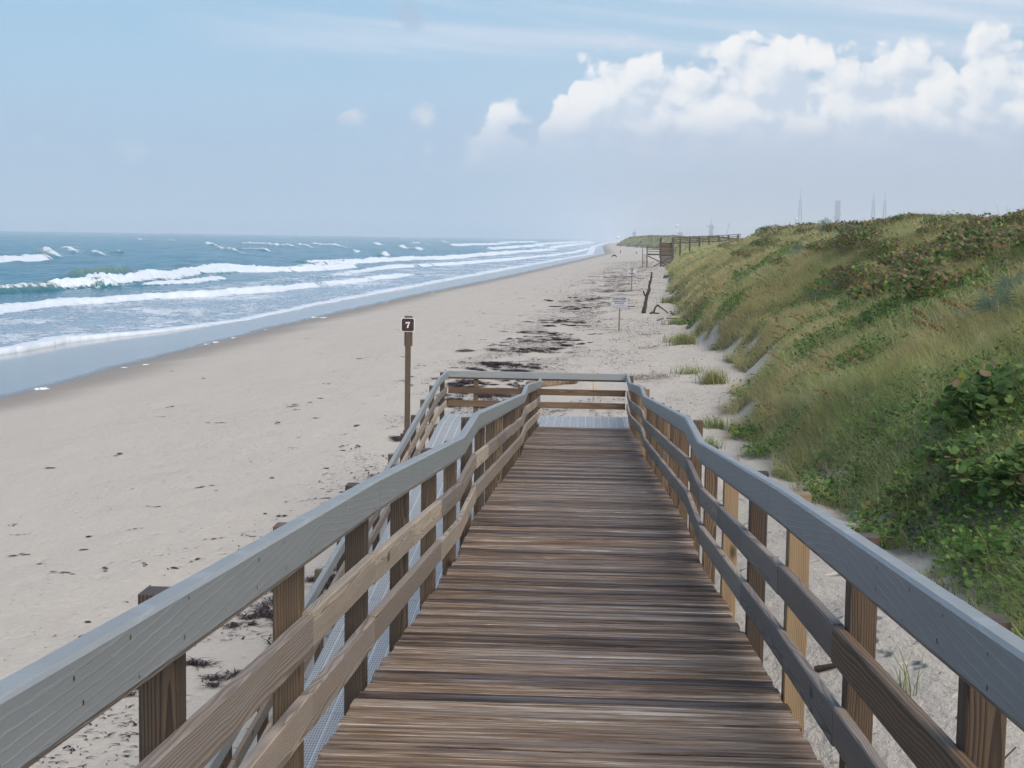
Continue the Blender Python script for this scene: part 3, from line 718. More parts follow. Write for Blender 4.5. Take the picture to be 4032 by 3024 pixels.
def danger_sign(x, y, back):
    z = gz(x, y)
    if not back:
        r = empty('warning_sign', (x, y, z), 'white danger sign warning of underwater hazards with its lettering facing the boardwalk', 'sign', 'warning signs on the beach')
    else:
        r = empty('warning_sign', (x, y, z), 'white board sign seen from behind with two dark battens beside the dead tree', 'sign', 'warning signs on the beach')
    Hh = 2.05 if not back else 2.35
    hw, hh = .93, .72
    s = 1 if not back else -1
    wpost('post', r, -.045+(.02 if not back else 0), .045+(.02 if not back else 0), -.045, .045, -.5, Hh-.02 if back else Hh-.72, M_postgrey, 0.02)
    pan = poly_mesh('sign_panel', rrect(hw, hh, .03), -.008, .008, M_signback, r, (.0, -.06*s, Hh-hh/2))
    if back:
        poly_mesh('batten', rrect(.66, .075, .005), -.05, -.012, M_raildark, r, (0, .06, Hh-.12)); poly_mesh('batten', rrect(.66, .075, .005), -.05, -.012, M_raildark, r, (0, .06, Hh-.60))
    else:
        bd = [(-hw/2+.02, hh/2-.02)]; 
        for (a, b, c, d) in ((-hw/2+.015, hw/2-.015, hh/2-.025, hh/2-.015), (-hw/2+.015, hw/2-.015, -hh/2+.015, -hh/2+.025)):
            poly_mesh('border', [(a, c), (b, c), (b, d), (a, d)], -.011, -.0085, M_greytext, pan, (0, 0, 0))
        for sgx in (-1, 1):
            a = sgx*(hw/2-.02); poly_mesh('border', [(a-.005, -hh/2+.026), (a+.005, -hh/2+.026), (a+.005, hh/2-.026), (a-.005, hh/2-.026)], -.011, -.0085, M_greytext, pan, (0, 0, 0))
        y_ = -.0115
        text_mesh('DANGER', .205, .80, M_black, pan, (0, y_, .135), .006); text_mesh('UNDERWATER', .105, .82, M_black, pan, (0, y_, .012), .004)
        text_mesh('HAZARDS', .105, .56, M_black, pan, (0, y_, -.092), .004); text_mesh('NO SWIMMING', .085, .76, M_greytext, pan, (0, y_, -.202), .002)
        text_mesh('BETWEEN SIGNS', .085, .80, M_greytext, pan, (0, y_, -.312), .002)
    return r
danger_sign(1.85, 91.0, False); danger_sign(4.72, 168.0, True)

# ------------------------------------------------------------------ driftwood and dead tree
def skin_tree(name, chains, m, parent=None, seg=9, bumpy=.25, loc=(0, 0, 0)):
    """tapered irregular limbs merged into one mesh"""
    V, F = [], []
    for pts in chains:
        pts = [(Vector(p), r) for p, r in pts]; n0 = len(V)
        # refine
        fine = []
        for (p0, r0), (p1, r1) in zip(pts[:-1], pts[1:]):
            for i in range(5): f = i/5; fine.append((p0.lerp(p1, f), r0+(r1-r0)*f))
        fine.append(pts[-1])
        for i, (p, r) in enumerate(fine):
            d = (fine[min(i+1, len(fine)-1)][0]-fine[max(i-1, 0)][0]).normalized(); a = d.orthogonal().normalized(); b = d.cross(a)
            if i == 0: a0 = a
            a = (a0-d*a0.dot(d)).normalized(); a0 = a; b = d.cross(a)
            for k in range(seg):
                th = 2*math.pi*k/seg; rr = r*(1+bumpy*(random.random()-.5)+bumpy*.6*math.sin(3*th+i*.5)); V.append(p+(a*math.cos(th)+b*math.sin(th))*rr)
        for i in range(len(fine)-1):
            for k in range(seg): F.append((n0+i*seg+k, n0+i*seg+(k+1) % seg, n0+(i+1)*seg+(k+1) % seg, n0+(i+1)*seg+k))
        F.append(tuple(n0+k for k in reversed(range(seg)))); F.append(tuple(n0+(len(fine)-1)*seg+k for k in range(seg)))
    me = bpy.data.meshes.new(name); me.from_pydata(V, [], F); me.materials.append(m)
    o = bpy.data.objects.new(name, me); o.location = loc; return link(o, parent)
dtx, dty = 4.05, 112.0; dz0 = gz(dtx, dty)
dt = empty('dead_tree', (dtx, dty, dz0), 'bare dead tree trunk with a broken top standing on the sand', 'tree')
skin_tree('trunk', [[((0, 0, -.4), .18), ((.05, 0, .3), .145), ((.14, 0, .9), .12), ((.24, .02, 1.35), .12), ((.38, .02, 1.7), .10), ((.36, 0, 2.0), .08), ((.47, .02, 2.35), .07), ((.50, .02, 2.75), .055), ((.56, 0, 2.98), .04)]], M_dead, dt)
skin_tree('branch', [[((.20, 0, 1.25), .10), ((.04, -.02, 1.36), .07), ((.0, 0, 1.52), .05), ((-.06, 0, 1.66), .03)], [((.02, 0, 1.44), .04), ((-.10, 0, 1.58), .02)]], M_dead, dt)
skin_tree('branch', [[((.34, 0, 1.62), .07), ((.2, 0, 1.76), .03)]], M_dead, dt); skin_tree('branch', [[((.42, 0, 2.2), .06), ((.33, .02, 2.36), .03)]], M_dead, dt)
skin_tree('branch', [[((.50, 0, 2.6), .06), ((.62, 0, 2.66), .025)], [((.52, 0, 2.8), .05), ((.47, 0, 3.02), .02)]], M_dead, dt)
fx, fy = 5.0, 110.0; fz = gz(fx, fy)
tag(skin_tree('fallen_branch', [[((-.55, 0, .02), .07), ((-.3, .1, .12), .08), ((-.2, .05, .42), .06), ((-.05, 0, .62), .05), ((.1, 0, .60), .04)], [((-.05, 0, .60), .05), ((.35, .1, .36), .045), ((.75, .2, .04), .04)], [((-.5, 0, .08), .06), ((.1, .2, .03), .05)]], M_dead, loc=(fx, fy, fz)), 'crooked fallen branch lying at the foot of the dead tree', 'driftwood')
M_palm = plain('palm_log', (.26, .19, .135), .85, .2, .55, 9)
lx, ly = -1.35, 57.0; lz = gz(lx, ly)
tag(skin_tree('palm_log', [[((-.75, -1.2, .10), .15), ((-.2, -.4, .14), .16), ((.5, .5, .14), .17), ((.95, 1.1, .12), .15)]], M_palm, loc=(lx, ly, lz), bumpy=.2), 'tan palm log lying in the seaweed beyond the end railing', 'log')
mb = MB(); mb.sweep([(-.75, -.3, 0), (.75, .35, .02)], (0, .9, 0), (0, 0, 1), rect(-.11, .11, -.05, .05)); o = mb.build('plank', M_raildark); o.location = (6.0, 103.0, gz(6.0, 103)+.07); tag(o, 'dark weathered plank lying on sand near the dune grass', 'plank')
mb = MB(); mb.sweep([(-.2, 0, 0), (.22, .1, .14)], (0, 1, 0), (0, 0, 1), rect(-.06, .06, -.05, .05)); o = mb.build('broken_post', M_raildark); o.location = (4.75, 101.0, gz(4.75, 101)+.05); tag(o, 'short broken stub of wood on the sand before the dead tree', 'driftwood')
yx, yy_ = .24, 51.0; yz = gz(yx, yy_)
st = empty('marker_stake', (yx, yy_, yz), 'thin yellow topped marker stake in the sand beyond the end railing', 'stake')
mb = MB(); mb.sweep([(0, 0, -.3), (0, 0, .42)], (1, 0, 0), (0, 1, 0), rect(-.014, .014, -.014, .014, .002)); mb.build('stake_shaft', M_rail).parent = st
mb = MB(); mb.sweep([(0, 0, .42), (0, 0, 1.02)], (1, 0, 0), (0, 1, 0), rect(-.02, .02, -.012, .012, .002)); mb.build('painted_top', M_yellow).parent = st

# twigs and reeds right of the boardwalk
def twig(pts, r, label, m=M_dead):
    x, y = pts[0][0], pts[0][1]; z = gz(x, y)
    ch = [((p[0]-x, p[1]-y, gz(p[0], p[1])-z+p[2]), r*(1-.5*i/len(pts))) for i, p in enumerate(pts)]
    tag(skin_tree('twig', [ch], m, seg=6, bumpy=.15, loc=(x, y, z)), label, 'twig', 'twigs on the sand')

# ------------------------------------------------------------------ far beach crossover
def bar(mb, a, b, w, h):
    a, b = Vector(a), Vector(b); d = (b-a).normalized(); side = d.cross(Vector((0, 0, 1)))
    side = side.normalized() if side.length > .05 else Vector((1, 0, 0)); upv = side.cross(d)
    mb.sweep([a, b], side, upv, rect(-w/2, w/2, -h/2, h/2, .005))
bx, by = 11.4, 302.0
st2 = empty('beach_stairs', (bx, by, ZC-5.2), 'dark wooden beach stairs and walkway crossing the dune in the distance', 'stairs')
def part(name, m=M_farwood, bars=()):
    mb = MB()
    for a, b, w_, h_ in bars: bar(mb, (a[0]-bx, a[1]-by, a[2]+ZC-st2.location.z), (b[0]-bx, b[1]-by, b[2]+ZC-st2.location.z), w_, h_)
    o = mb.build(name, m); o.parent = st2; return o
x0, x1, x2 = 11.4, 14.05, 16.4
for xx_ in (x0, x1, x2):
    for yy2 in (302, 304.2):
        part('post', bars=[((xx_, yy2, -5.6), (xx_, yy2, -1.4 if xx_ < 14 else .45), .2, .2)])
part('landing', bars=[((x0-.1, 303.1, -2.75), (x2+.1, 303.1, -2.75), 2.2, .12)])
part('fascia', bars=[((x0-.1, 301.9, -2.85), (x2+.1, 301.9, -2.85), .06, .3)])
for zz in (-1.45, -1.85, -2.25): part('rail', bars=[((x0, 301.95, zz), (x2, 301.95, zz), .06, .14)])
part('cross_brace', bars=[((x0, 301.85, -3.1), (x2-.7, 301.85, -5.1), .08, .2)]); part('cross_brace', bars=[((x2, 301.83, -3.1), (x0+1.2, 301.83, -5.2), .08, .2)])
part('skirt_boards', M_raildark, [((x1+.1, 304.6, -3.1-.26*i), (x2, 304.6, -3.1-.26*i), .05, .2) for i in range(9)])
part('stair_flight', M_raildark, [((x1+.1, 304.3+.3*i, -2.6+.21*i), (x2-.1, 304.3+.3*i, -2.6+.21*i), .32, .20) for i in range(10)])
for xx_ in (x1, x2):
    part('stair_railing', bars=[((xx_, 304.2, -2.3+.28*i), (xx_, 307.4, -.5+.28*i), .06, .2) for i in range(4)]+[((xx_, 307.4, -3.5), (xx_, 307.4, .5), .16, .16)])
part('walkway_deck', bars=[((x1-.1, 308.5, -.65), (x2+.2, 308.5, -.65), 2.2, .15), ((x2, 308.5, -.65), (30.0, 308.5, .25), 2.0, .22)])
wz = lambda x: -.65+(x-x2)*.066
for zz, hh_ in ((1.08, .14), (.7, .12), (.35, .12)):
    for yyy in (307.45, 309.5): part('rail', bars=[((x2, yyy, wz(x2)+zz), (30.0, yyy, wz(30.)+zz), .06, hh_)])
for xx_ in (18.1, 20.0, 21.9, 23.8, 25.7, 27.6, 29.5):
    for yyy in (307.4, 309.6): part('post', bars=[((xx_, yyy, min(gz(xx_, yyy)-ZC-.4, wz(xx_)-.3)), (xx_, yyy, wz(xx_)+1.12), .18, .18)])
part('cross_brace', bars=[((18.1, 307.3, -3.6), (21.9, 307.3, -1.2), .08, .18)])
part('lower_flight', M_railgrey, [((x0-.95, 301.7-.3*i, -2.9-.21*i), (x0, 301.7-.3*i, -2.9-.21*i), .32, .06) for i in range(11)])
for xx_ in (x0-.95, x0-.05):
    part('stair_railing', M_railgrey, [((xx_, 301.8, -1.75-.36*i), (xx_, 298.4, -4.1-.36*i), .06, .16) for i in range(3)]+[((xx_, 298.5, -5.6), (xx_, 298.5, -4.0), .16, .16), ((xx_, 301.8, -5.4), (xx_, 301.8, -1.7), .16, .16)])

# ------------------------------------------------------------------ far launch coast
def cyl(mb_v, mb_f, a, b, r0, r1, seg=12):
    a, b = Vector(a), Vector(b); d = (b-a).normalized(); s_ = d.orthogonal().normalized(); c_ = d.cross(s_); n = len(mb_v)
    for p, r in ((a, r0), (b, r1)):
        for k in range(seg): th = 2*math.pi*k/seg; mb_v.append(p+(s_*math.cos(th)+c_*math.sin(th))*r)
    for k in range(seg): mb_f.append((n+k, n+(k+1) % seg, n+seg+(k+1) % seg, n+seg+k))
    mb_f.append(tuple(n+k for k in reversed(range(seg)))); mb_f.append(tuple(n+seg+k for k in range(seg)))
def cmesh(name, cyls, m, parent, spheres=()):
    V, F = [], []
    for c in cyls: cyl(V, F, *c)
    for (c, r, sq) in spheres:
        n = len(V); c = Vector(c)
        for i in range(9):
            ph = math.pi*i/8
            for k in range(14): th = 2*math.pi*k/14; V.append(c+Vector((r*math.sin(ph)*math.cos(th), r*math.sin(ph)*math.sin(th), r*sq*math.cos(ph))))
        for i in range(8):
            for k in range(14): F.append((n+i*14+k, n+i*14+(k+1) % 14, n+(i+1)*14+(k+1) % 14, n+(i+1)*14+k))
    me = bpy.data.meshes.new(name); me.from_pydata(V, [], F); me.materials.append(m)
    bm = bmesh.new(); bm.from_mesh(me); bmesh.ops.remove_doubles(bm, verts=bm.verts, dist=1e-4); bmesh.ops.recalc_face_normals(bm, faces=bm.faces); bm.to_mesh(me); bm.free()
    for p in me.polygons: p.use_smooth = bool(spheres)
    o = bpy.data.objects.new(name, me); return link(o, parent)
FD = 5200.
def fx_(px): return (px-2308)/6058*FD
def fz_(px, py): return (904+.0157*px-py)/6058*FD+ZC
def lattice(h, w0, w1, levels):
    c = []
    for i in range(levels):
        a, b = i/levels, (i+1)/levels; wa, wb = w0+(w1-w0)*a, w0+(w1-w0)*b
        for s1, s2 in ((-1, -1), (1, -1), (1, 1), (-1, 1)):
            c.append(((s1*wa, s2*wa, h*a), (s1*wb, s2*wb, h*b), .9, .9, 5))
        c.append(((-wa, -wa, h*a), (wb, -wb, h*b), .6, .6, 4)); c.append(((wa, wa, h*a), (-wb, wb, h*b), .6, .6, 4)); c.append(((-wa, -wa, h*a), (wa, -wa, h*a), .6, .6, 4))
        c.append(((wa, -wa, h*a), (wb, wb, h*b), .6, .6, 4))
    return c
def lightning(px, pytop, label):
    b = 1.0; h = fz_(px, pytop)-b; r = empty('lightning_tower', (fx_(px), FD, b), label, 'tower', 'lightning towers')
    cmesh('lattice_frame', lattice(h*.78, 9, 2.6, 9), M_steel, r)
    [cmesh('platform', [((0, 0, h*f), (0, 0, h*f+2), w_, w_, 8)], M_steel, r) for f, w_ in ((.36, 9), (.60, 7), (.78, 6))]
    cmesh('mast', [((0, 0, h*.78), (0, 0, h), 1.6, .5, 8)], M_steel, r)
lightning(3124, 748, 'tall faded lattice tower rising left of the launch gantry')
lightning(3405, 744, 'tall faded lattice tower just right of the launch gantry'); lightning(3448, 752, 'tall faded lattice tower farthest right above the dune crest')
b = 1.0; h = fz_(3268, 796)-b
r = empty('launch_tower', (fx_(3268), FD, b), 'blocky hazy launch gantry standing between two lattice towers', 'tower')
cmesh('gantry_frame', lattice(h, 7, 7, 12), M_steel, r)
mb = MB(); mb.sweep([(0, 0, 0), (0, 0, h*.98)], (1, 0, 0), (0, 1, 0), rect(-6, 5, -6, 6, .2)); mb.build('tower_core', M_steel).parent = r
mb = MB(); mb.sweep([(0, 0, h*.97), (0, 0, h+3)], (1, 0, 0), (0, 1, 0), rect(-8, 8, -8, 8, .2)); mb.build('top_platform', M_steel).parent = r
cmesh('access_arm', [((-15, 0, h*.62), (0, 0, h*.62), 2.2, 2.2, 6), ((0, 0, h*.45), (16, 0, h*.45), 2, 2, 6), ((0, 0, h*.7), (13, 0, h*.7), 2, 2, 6)], M_steel, r)
def water_tower(px, pyt, D, label, rad):
    x = (px-2308)/6058*D; z = (904+.0157*px-pyt)/6058*D+ZC; r = empty('water_tower', (x, D, 1), label, 'water tower', 'water towers')
    cmesh('column', [((0, 0, 0), (0, 0, z-1-rad), rad*.42, rad*.36, 14), ((0, 0, z-1-rad*2.2), (0, 0, z-1-rad*1.5), rad*.36, rad*.8, 14)], M_white, r)
    cmesh('tank', [], M_white, r, [((0, 0, z-1-rad), rad, .95)])
water_tower(2649, 884, 2600., 'white ball water tower standing behind the far dune', 2.5)
water_tower(2421, 929, 2100., 'white domed tower at the seaward end of the far dune', 2.2)
water_tower(3110, 857, 4300., 'pale round tank tower at the foot of the leftmost lattice tower', 5.)
def far_gantry(px, pyt, label, wd, arm=True, D=FD):
    x = (px-2308)/6058*D; z = (904+.0157*px-pyt)/6058*D+ZC; r = empty('launch_tower', (x, D, 1), label, 'tower')
    cmesh('gantry_frame', lattice(z*.72, wd, wd, 8), M_steel, r); mb = MB(); mb.sweep([(0, 0, 0), (0, 0, z*.72)], (1, 0, 0), (0, 1, 0), rect(-wd*.8, wd*.8, -wd*.8, wd*.8, .2)); mb.build('tower_core', M_steel).parent = r
    cmesh('mast', [((0, 0, z*.72), (0, 0, z), 1.2, .5, 8)], M_steel, r)
    if arm: cmesh('access_arm', [((-wd*3, 0, z*.66), (wd*1.6, 0, z*.66), 1.6, 1.6, 6), ((0, 0, z*.6), (wd*1.8, 0, z*.6), 2.5, 2.5, 6)], M_steel, r)
far_gantry(2782, 860, 'faint blue grey launch gantry right of the white ball tower', 5.5)
far_gantry(2661, 902, 'faint grey tower close beside the white ball tower', 8, False); far_gantry(2484, 900, 'very faint squat tower above the far dune crest', 5, False)
x = fx_(2838); zc = fz_(2845, 880)
r = empty('crane', (x, FD, 1), 'faint thin crane leaning right beyond the far dune', 'crane')
cmesh('boom', [((0, 0, 0), (12, 0, zc-1), 1.4, .8, 6), ((12, 0, zc-1), (15, 0, zc-14), .5, .5, 5)], M_steel, r); cmesh('jib', [((12, 0, zc-1), (4, 0, zc-6), .8, .6, 5)], M_steel, r)

# ------------------------------------------------------------------ people far down the beach
def skin_body(name, joints, edges, m, parent, loc=(0, 0, 0)):
    me = bpy.data.meshes.new(name); me.from_pydata([j[:3] for j in joints], edges, []); me.materials.append(m)
    o = bpy.data.objects.new(name, me); link(o)
    mo = o.modifiers.new('skin', 'SKIN'); me.skin_vertices.new() if not me.skin_vertices else None
    for v_, j in zip(me.skin_vertices[0].data, joints): v_.radius = (j[3], j[3]*(j[4] if len(j) > 4 else 1))
    me.skin_vertices[0].data[0].use_root = True
    o.modifiers.new('sub', 'SUBSURF').levels = 1
    bpy.context.view_layer.update()
    m2 = bpy.data.meshes.new_from_object(o.evaluated_get(bpy.context.evaluated_depsgraph_get())); bpy.data.objects.remove(o)
    o = bpy.data.objects.new(name, m2); o.location = loc
    for p in m2.polygons: p.use_smooth = True
    return link(o, parent)
M_skin = plain('skin', (.34, .2, .14), .6); M_dark = plain('dark_cloth', (.03, .035, .05), .8); M_blue = plain('blue_cloth', (.10, .17, .30), .8); M_red = plain('red_cloth', (.42, .08, .06), .8); M_hair = plain('hair', (.03, .02, .015), .7)
stand = [(0, 0, .93, .13, .75), (0, 0, 1.12, .13, .75), (0, 0, 1.36, .15, .6), (0, 0, 1.48, .06), (0, -.01, 1.56, .085), (0, -.01, 1.68, .09),
         (.19, 0, 1.38, .055), (.25, .02, 1.12, .042), (.25, -.06, .88, .033), (.26, -.09, .78, .03), (-.19, 0, 1.38, .055), (-.25, .02, 1.12, .042), (-.25, -.06, .88, .033), (-.26, -.09, .78, .03),
         (.09, 0, .86, .085), (.11, -.03, .48, .06), (.11, .03, .09, .04), (.12, -.12, .03, .035), (-.09, 0, .86, .085), (-.11, .06, .48, .06), (-.11, .16, .09, .04), (-.12, .02, .03, .035)]
sedge = [(0, 1), (1, 2), (2, 3), (3, 4), (4, 5), (2, 6), (6, 7), (7, 8), (8, 9), (2, 10), (10, 11), (11, 12), (12, 13), (0, 14), (14, 15), (15, 16), (16, 17), (0, 18), (18, 19), (19, 20), (20, 21)]
def walker(x, y, rz, label):
    r = empty('person', (x, y, gz(x, y)), label, 'person'); r.rotation_euler = (0, 0, rz)
    skin_body('body', stand, sedge, M_skin, r)
    skin_body('swim_top', [(0, 0, .98, .15, .75), (0, 0, 1.15, .15, .75), (0, 0, 1.34, .165, .62)], [(0, 1), (1, 2)], M_red, r)
    skin_body('shorts', [(0, 0, .93, .155, .75), (.09, 0, .82, .10), (.11, -.02, .58, .085), (-.09, 0, .82, .10), (-.11, .04, .58, .085)], [(0, 1), (1, 2), (0, 3), (3, 4)], M_dark, r)
    skin_body('hair', [(0, .015, 1.64, .095), (0, .02, 1.72, .075)], [(0, 1)], M_hair, r)
walker(13.2, 650., .4, 'person walking in dark shorts far down the beach')
def sitter(x, y, label):
    r = empty('person', (x, y, gz(x, y)), label, 'person'); r.rotation_euler = (0, 0, .8)
    J = [(0, 0, .14, .13, .8), (0, .03, .36, .13, .75), (0, .02, .6, .15, .6), (0, 0, .72, .06), (0, -.02, .8, .085), (0, -.02, .92, .09), (.19, 0, .62, .055), (.24, -.12, .42, .042), (.18, -.32, .42, .033), (-.19, 0, .62, .055), (-.24, -.12, .42, .042), (-.18, -.32, .42, .033),
         (.1, -.05, .12, .085), (.14, -.42, .42, .06), (.14, -.62, .06, .04), (-.1, -.05, .12, .085), (-.14, -.42, .42, .06), (-.14, -.62, .06, .04)]
    skin_body('body', J, [(0, 1), (1, 2), (2, 3), (3, 4), (4, 5), (2, 6), (6, 7), (7, 8), (2, 9), (9, 10), (10, 11), (0, 12), (12, 13), (13, 14), (0, 15), (15, 16), (16, 17)], M_skin, r)
    skin_body('shirt', [(0, 0, .2, .15, .8), (0, .03, .38, .15, .75), (0, .02, .58, .165, .62)], [(0, 1), (1, 2)], M_blue, r); skin_body('hair', [(0, .0, .88, .095), (0, .01, .96, .075)], [(0, 1)], M_hair, r)
sitter(18.6, 610., 'person in blue sitting on the sand beyond the beach stairs')
# a low beach shelter
bxs, bys = 8.2, 500.
r = empty('beach_shelter', (bxs, bys, gz(bxs, bys)), 'small low beach shelter at the edge of the wet sand', 'tent')
V, F = [], []
for i in range(9):
    a = math.pi*i/8
    for k in range(5): q = k/4; V.append((math.cos(a)*.95, q*1.1-.5, math.sin(a)*1.05*(1-.5*q*q)))
for i in range(8):
    for k in range(4): F.append((i*5+k, i*5+k+1, (i+1)*5+k+1, (i+1)*5+k))
me = bpy.data.meshes.new('canopy'); me.from_pydata(V, [], F); me.materials.append(plain('tan_cloth', (.32, .2, .16), .8)); o = link(bpy.data.objects.new('canopy', me), r)
so = o.modifiers.new('thick', 'SOLIDIFY'); so.thickness = .02
skin_tree('pole', [[((-.95, -.5, 0), .02), ((0, -.5, 1.08), .02), ((.95, -.5, 0), .02)]], M_dark, r, seg=6, bumpy=0)

# ------------------------------------------------------------------ vegetation
def zone_noise(x, y): return fbm(x*.28, y*.16, 3, 81), fbm(x*.5+40, y*.28, 3, 91)
def lerp(a, b, f): return np.asarray(a)[None, :]*(1-f[:, None])+np.asarray(b)[None, :]*f[:, None]
def blades(x, y, z, L, wd, lean, az, col, seg=3):
    n = len(x); ts = np.linspace(0, 1, seg+1); V = np.zeros((n, (seg+1)*2, 3)); C = np.zeros((n, (seg+1)*2, 4)); C[..., 3] = 1
    dxn, dyn = np.cos(az), np.sin(az); sxn, syn = -dyn, dxn
    for i, q in enumerate(ts):
        out_ = L*lean*q**1.9; up_ = L*(q-(.42*lean)*q**2.4)
        wq = wd*(1-q**1.6)*.5+wd*.04
        for k, s in enumerate((-1, 1)):
            V[:, i*2+k, 0] = x+dxn*out_+sxn*wq*s; V[:, i*2+k, 1] = y+dyn*out_+syn*wq*s; V[:, i*2+k, 2] = z+up_
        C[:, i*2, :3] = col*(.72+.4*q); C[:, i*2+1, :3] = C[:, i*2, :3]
    base = (np.arange(n)*(seg+1)*2)[:, None]
    f = np.concatenate([np.stack([base[:, 0]+2*i, base[:, 0]+2*i+1, base[:, 0]+2*i+3, base[:, 0]+2*i+2], 1) for i in range(seg)])
    return V.reshape(-1, 3), f, C.reshape(-1, 4)
def leaves(c, size, nrm_tilt, col, K=7, aspect=1., az=None):
    """round leaves as K-gons with a slight fold"""
    n = len(c); az = rng.uniform(0, 2*np.pi, n) if az is None else az
    th = np.linspace(0, 2*np.pi, K, endpoint=False)
    lx_, ly_ = np.cos(th), np.sin(th)*aspect; lz_ = -.18*np.abs(np.sin(th))
    N = np.stack([np.sin(nrm_tilt)*np.cos(az), np.sin(nrm_tilt)*np.sin(az), np.cos(nrm_tilt)], 1)
    a = np.stack([np.cos(nrm_tilt)*np.cos(az), np.cos(nrm_tilt)*np.sin(az), -np.sin(nrm_tilt)], 1)
    sp = rng.uniform(0, 2*np.pi, n); b = np.cross(N, a)
    a2 = a*np.cos(sp)[:, None]+b*np.sin(sp)[:, None]; b2 = np.cross(N, a2)
    V = c[:, None, :]+size[:, None, None]*(a2[:, None, :]*lx_[None, :, None]+b2[:, None, :]*ly_[None, :, None]+N[:, None, :]*lz_[None, :, None])
    C = np.ones((n, K, 4)); C[..., :3] = col[:, None, :]*(1+.12*lx_[None, :, None])
    F = (np.arange(n)*K)[:, None]+np.arange(K)[None, :]
    return V.reshape(-1, 3), F, C.reshape(-1, 4)
def stuff(name, sets, m, label, cat, parent=None):
    Vs_, Fs_, Cs_ = [], [], []; n = 0
    for V, F, C in sets: Vs_.append(V); Fs_.append(F+n); Cs_.append(C); n += len(V)
    o = np_mesh(name, np.concatenate(Vs_), Fs_, m, {'col': ('FLOAT_COLOR', np.concatenate(Cs_))}, parent=parent)
    return tag(o, label, cat, kind='stuff')
def scatter(n, y0, y1, d0, d1, power=1.):
    y = y0*(y1/y0)**rng.random(n) if power == 0 else y0+(y1-y0)*rng.random(n); d = rng.uniform(d0, d1, n)
    return Xt(y)+d, y, d
G_gold, G_green, G_blue, G_dry = (.60, .53, .235), (.31, .44, .13), (.31, .42, .22), (.62, .53, .32)
sets = []
def patch(x, y, d):
    """0 grass .. 1 leafy cover"""
    zn, _ = zone_noise(x, y)
    p = sst(zn, .44, .36); p = np.maximum(p, sst(y, 36, 25)*sst(d, 5.0, 2.6)*sst(fbm(x*.9, y*.5, 2, 141), .33, .5)*.75); return np.maximum(p, sst(d, 6.5, 9.5)*sst(fbm(x*.4, y*.13, 3, 145), .40, .56)*.7)
def grass_band(nt, per, y0, y1, wd, seg, Lm, sp):
    x, y, d = scatter(nt, y0, y1, -.45, 14.5)
    zn, z2 = zone_noise(x, y); cov = zones(x, y); pt = patch(x, y, d)
    keep = rng.random(len(x)) < cov*(1-.72*pt); x, y, d, zn, z2, pt = x[keep], y[keep], d[keep], zn[keep], z2[keep], pt[keep]
    n = len(x); g = np.clip(sst(z2, .42, .66)*.55+sst(y, 44, 22)*.55-sst(d, 4.5, 0)*.35*sst(y, 32, 60)+pt*.25, 0, 1)
    col = lerp(G_gold, G_green, g); bl = rng.random(n); col = np.where((bl < .14)[:, None], np.array(G_blue)[None], col); col = np.where((bl > .88)[:, None], np.array(G_dry)[None], col)
    col = col*rng.uniform(.75, 1.2, n)[:, None]
    Lt = Lm*rng.uniform(.6, 1.2, n)*(.7+.5*zn)*(1-.25*pt); at = rng.normal(np.pi*.95, .7, n); le = rng.uniform(.5, 1.15, n)
    k = lambda q: np.repeat(q, per, 0); m_ = n*per
    X_ = k(x)+rng.normal(0, sp, m_); Y_ = k(y)+rng.normal(0, sp*1.3, m_)
    C_ = k(col)*rng.uniform(.7, 1.25, m_)[:, None]; st_ = rng.random(m_) < .10; C_[st_] = np.array(G_dry)*1.05
    ok = zones(X_, Y_) > .25
    L_ = k(Lt)*rng.uniform(.45, 1.1, m_)*np.where(st_, 1.2, 1)
    args = [X_, Y_, sand_z(X_, Y_)-.02, L_, wd*rng.uniform(.7, 1.3, m_), np.clip(k(le)+rng.normal(0, .25, m_), .2, 1.5), k(at)+rng.normal(0, .55, m_), C_]
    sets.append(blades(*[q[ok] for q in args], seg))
grass_band(23000, 20, -1, 36, .0065, 3, .66, .11); grass_band(23000, 18, 33, 85, .011, 3, .68, .15)
grass_band(24000, 14, 80, 200, .024, 2, .72, .22); grass_band(16000, 11, 195, 420, .05, 2, .8, .4); grass_band(9000, 9, 400, 1300, .18, 2, .9, 1.0)
# taller straw stalks standing out of the sward
x, y, d = scatter(7000, 11, 150, -.2, 13.); kp = (rng.random(7000) < zones(x, y)*(.25+.75*sst(d, 1, 4))) & (rng.random(7000) < (30/np.maximum(y, 30))**.4); x, y = x[kp], y[kp]; n = len(x)
sets.append(blades(x, y, sand_z(x, y), rng.uniform(.7, 1.15, n), .0045+.00016*y, rng.uniform(.3, 1.0, n), rng.normal(np.pi*.95, .8, n), lerp((.42, .30, .17), (.66, .56, .36), rng.random(n)), 3))
stuff('dune_grass', sets, M_leaf, 'golden green beach grass covering the dune face', 'grass')
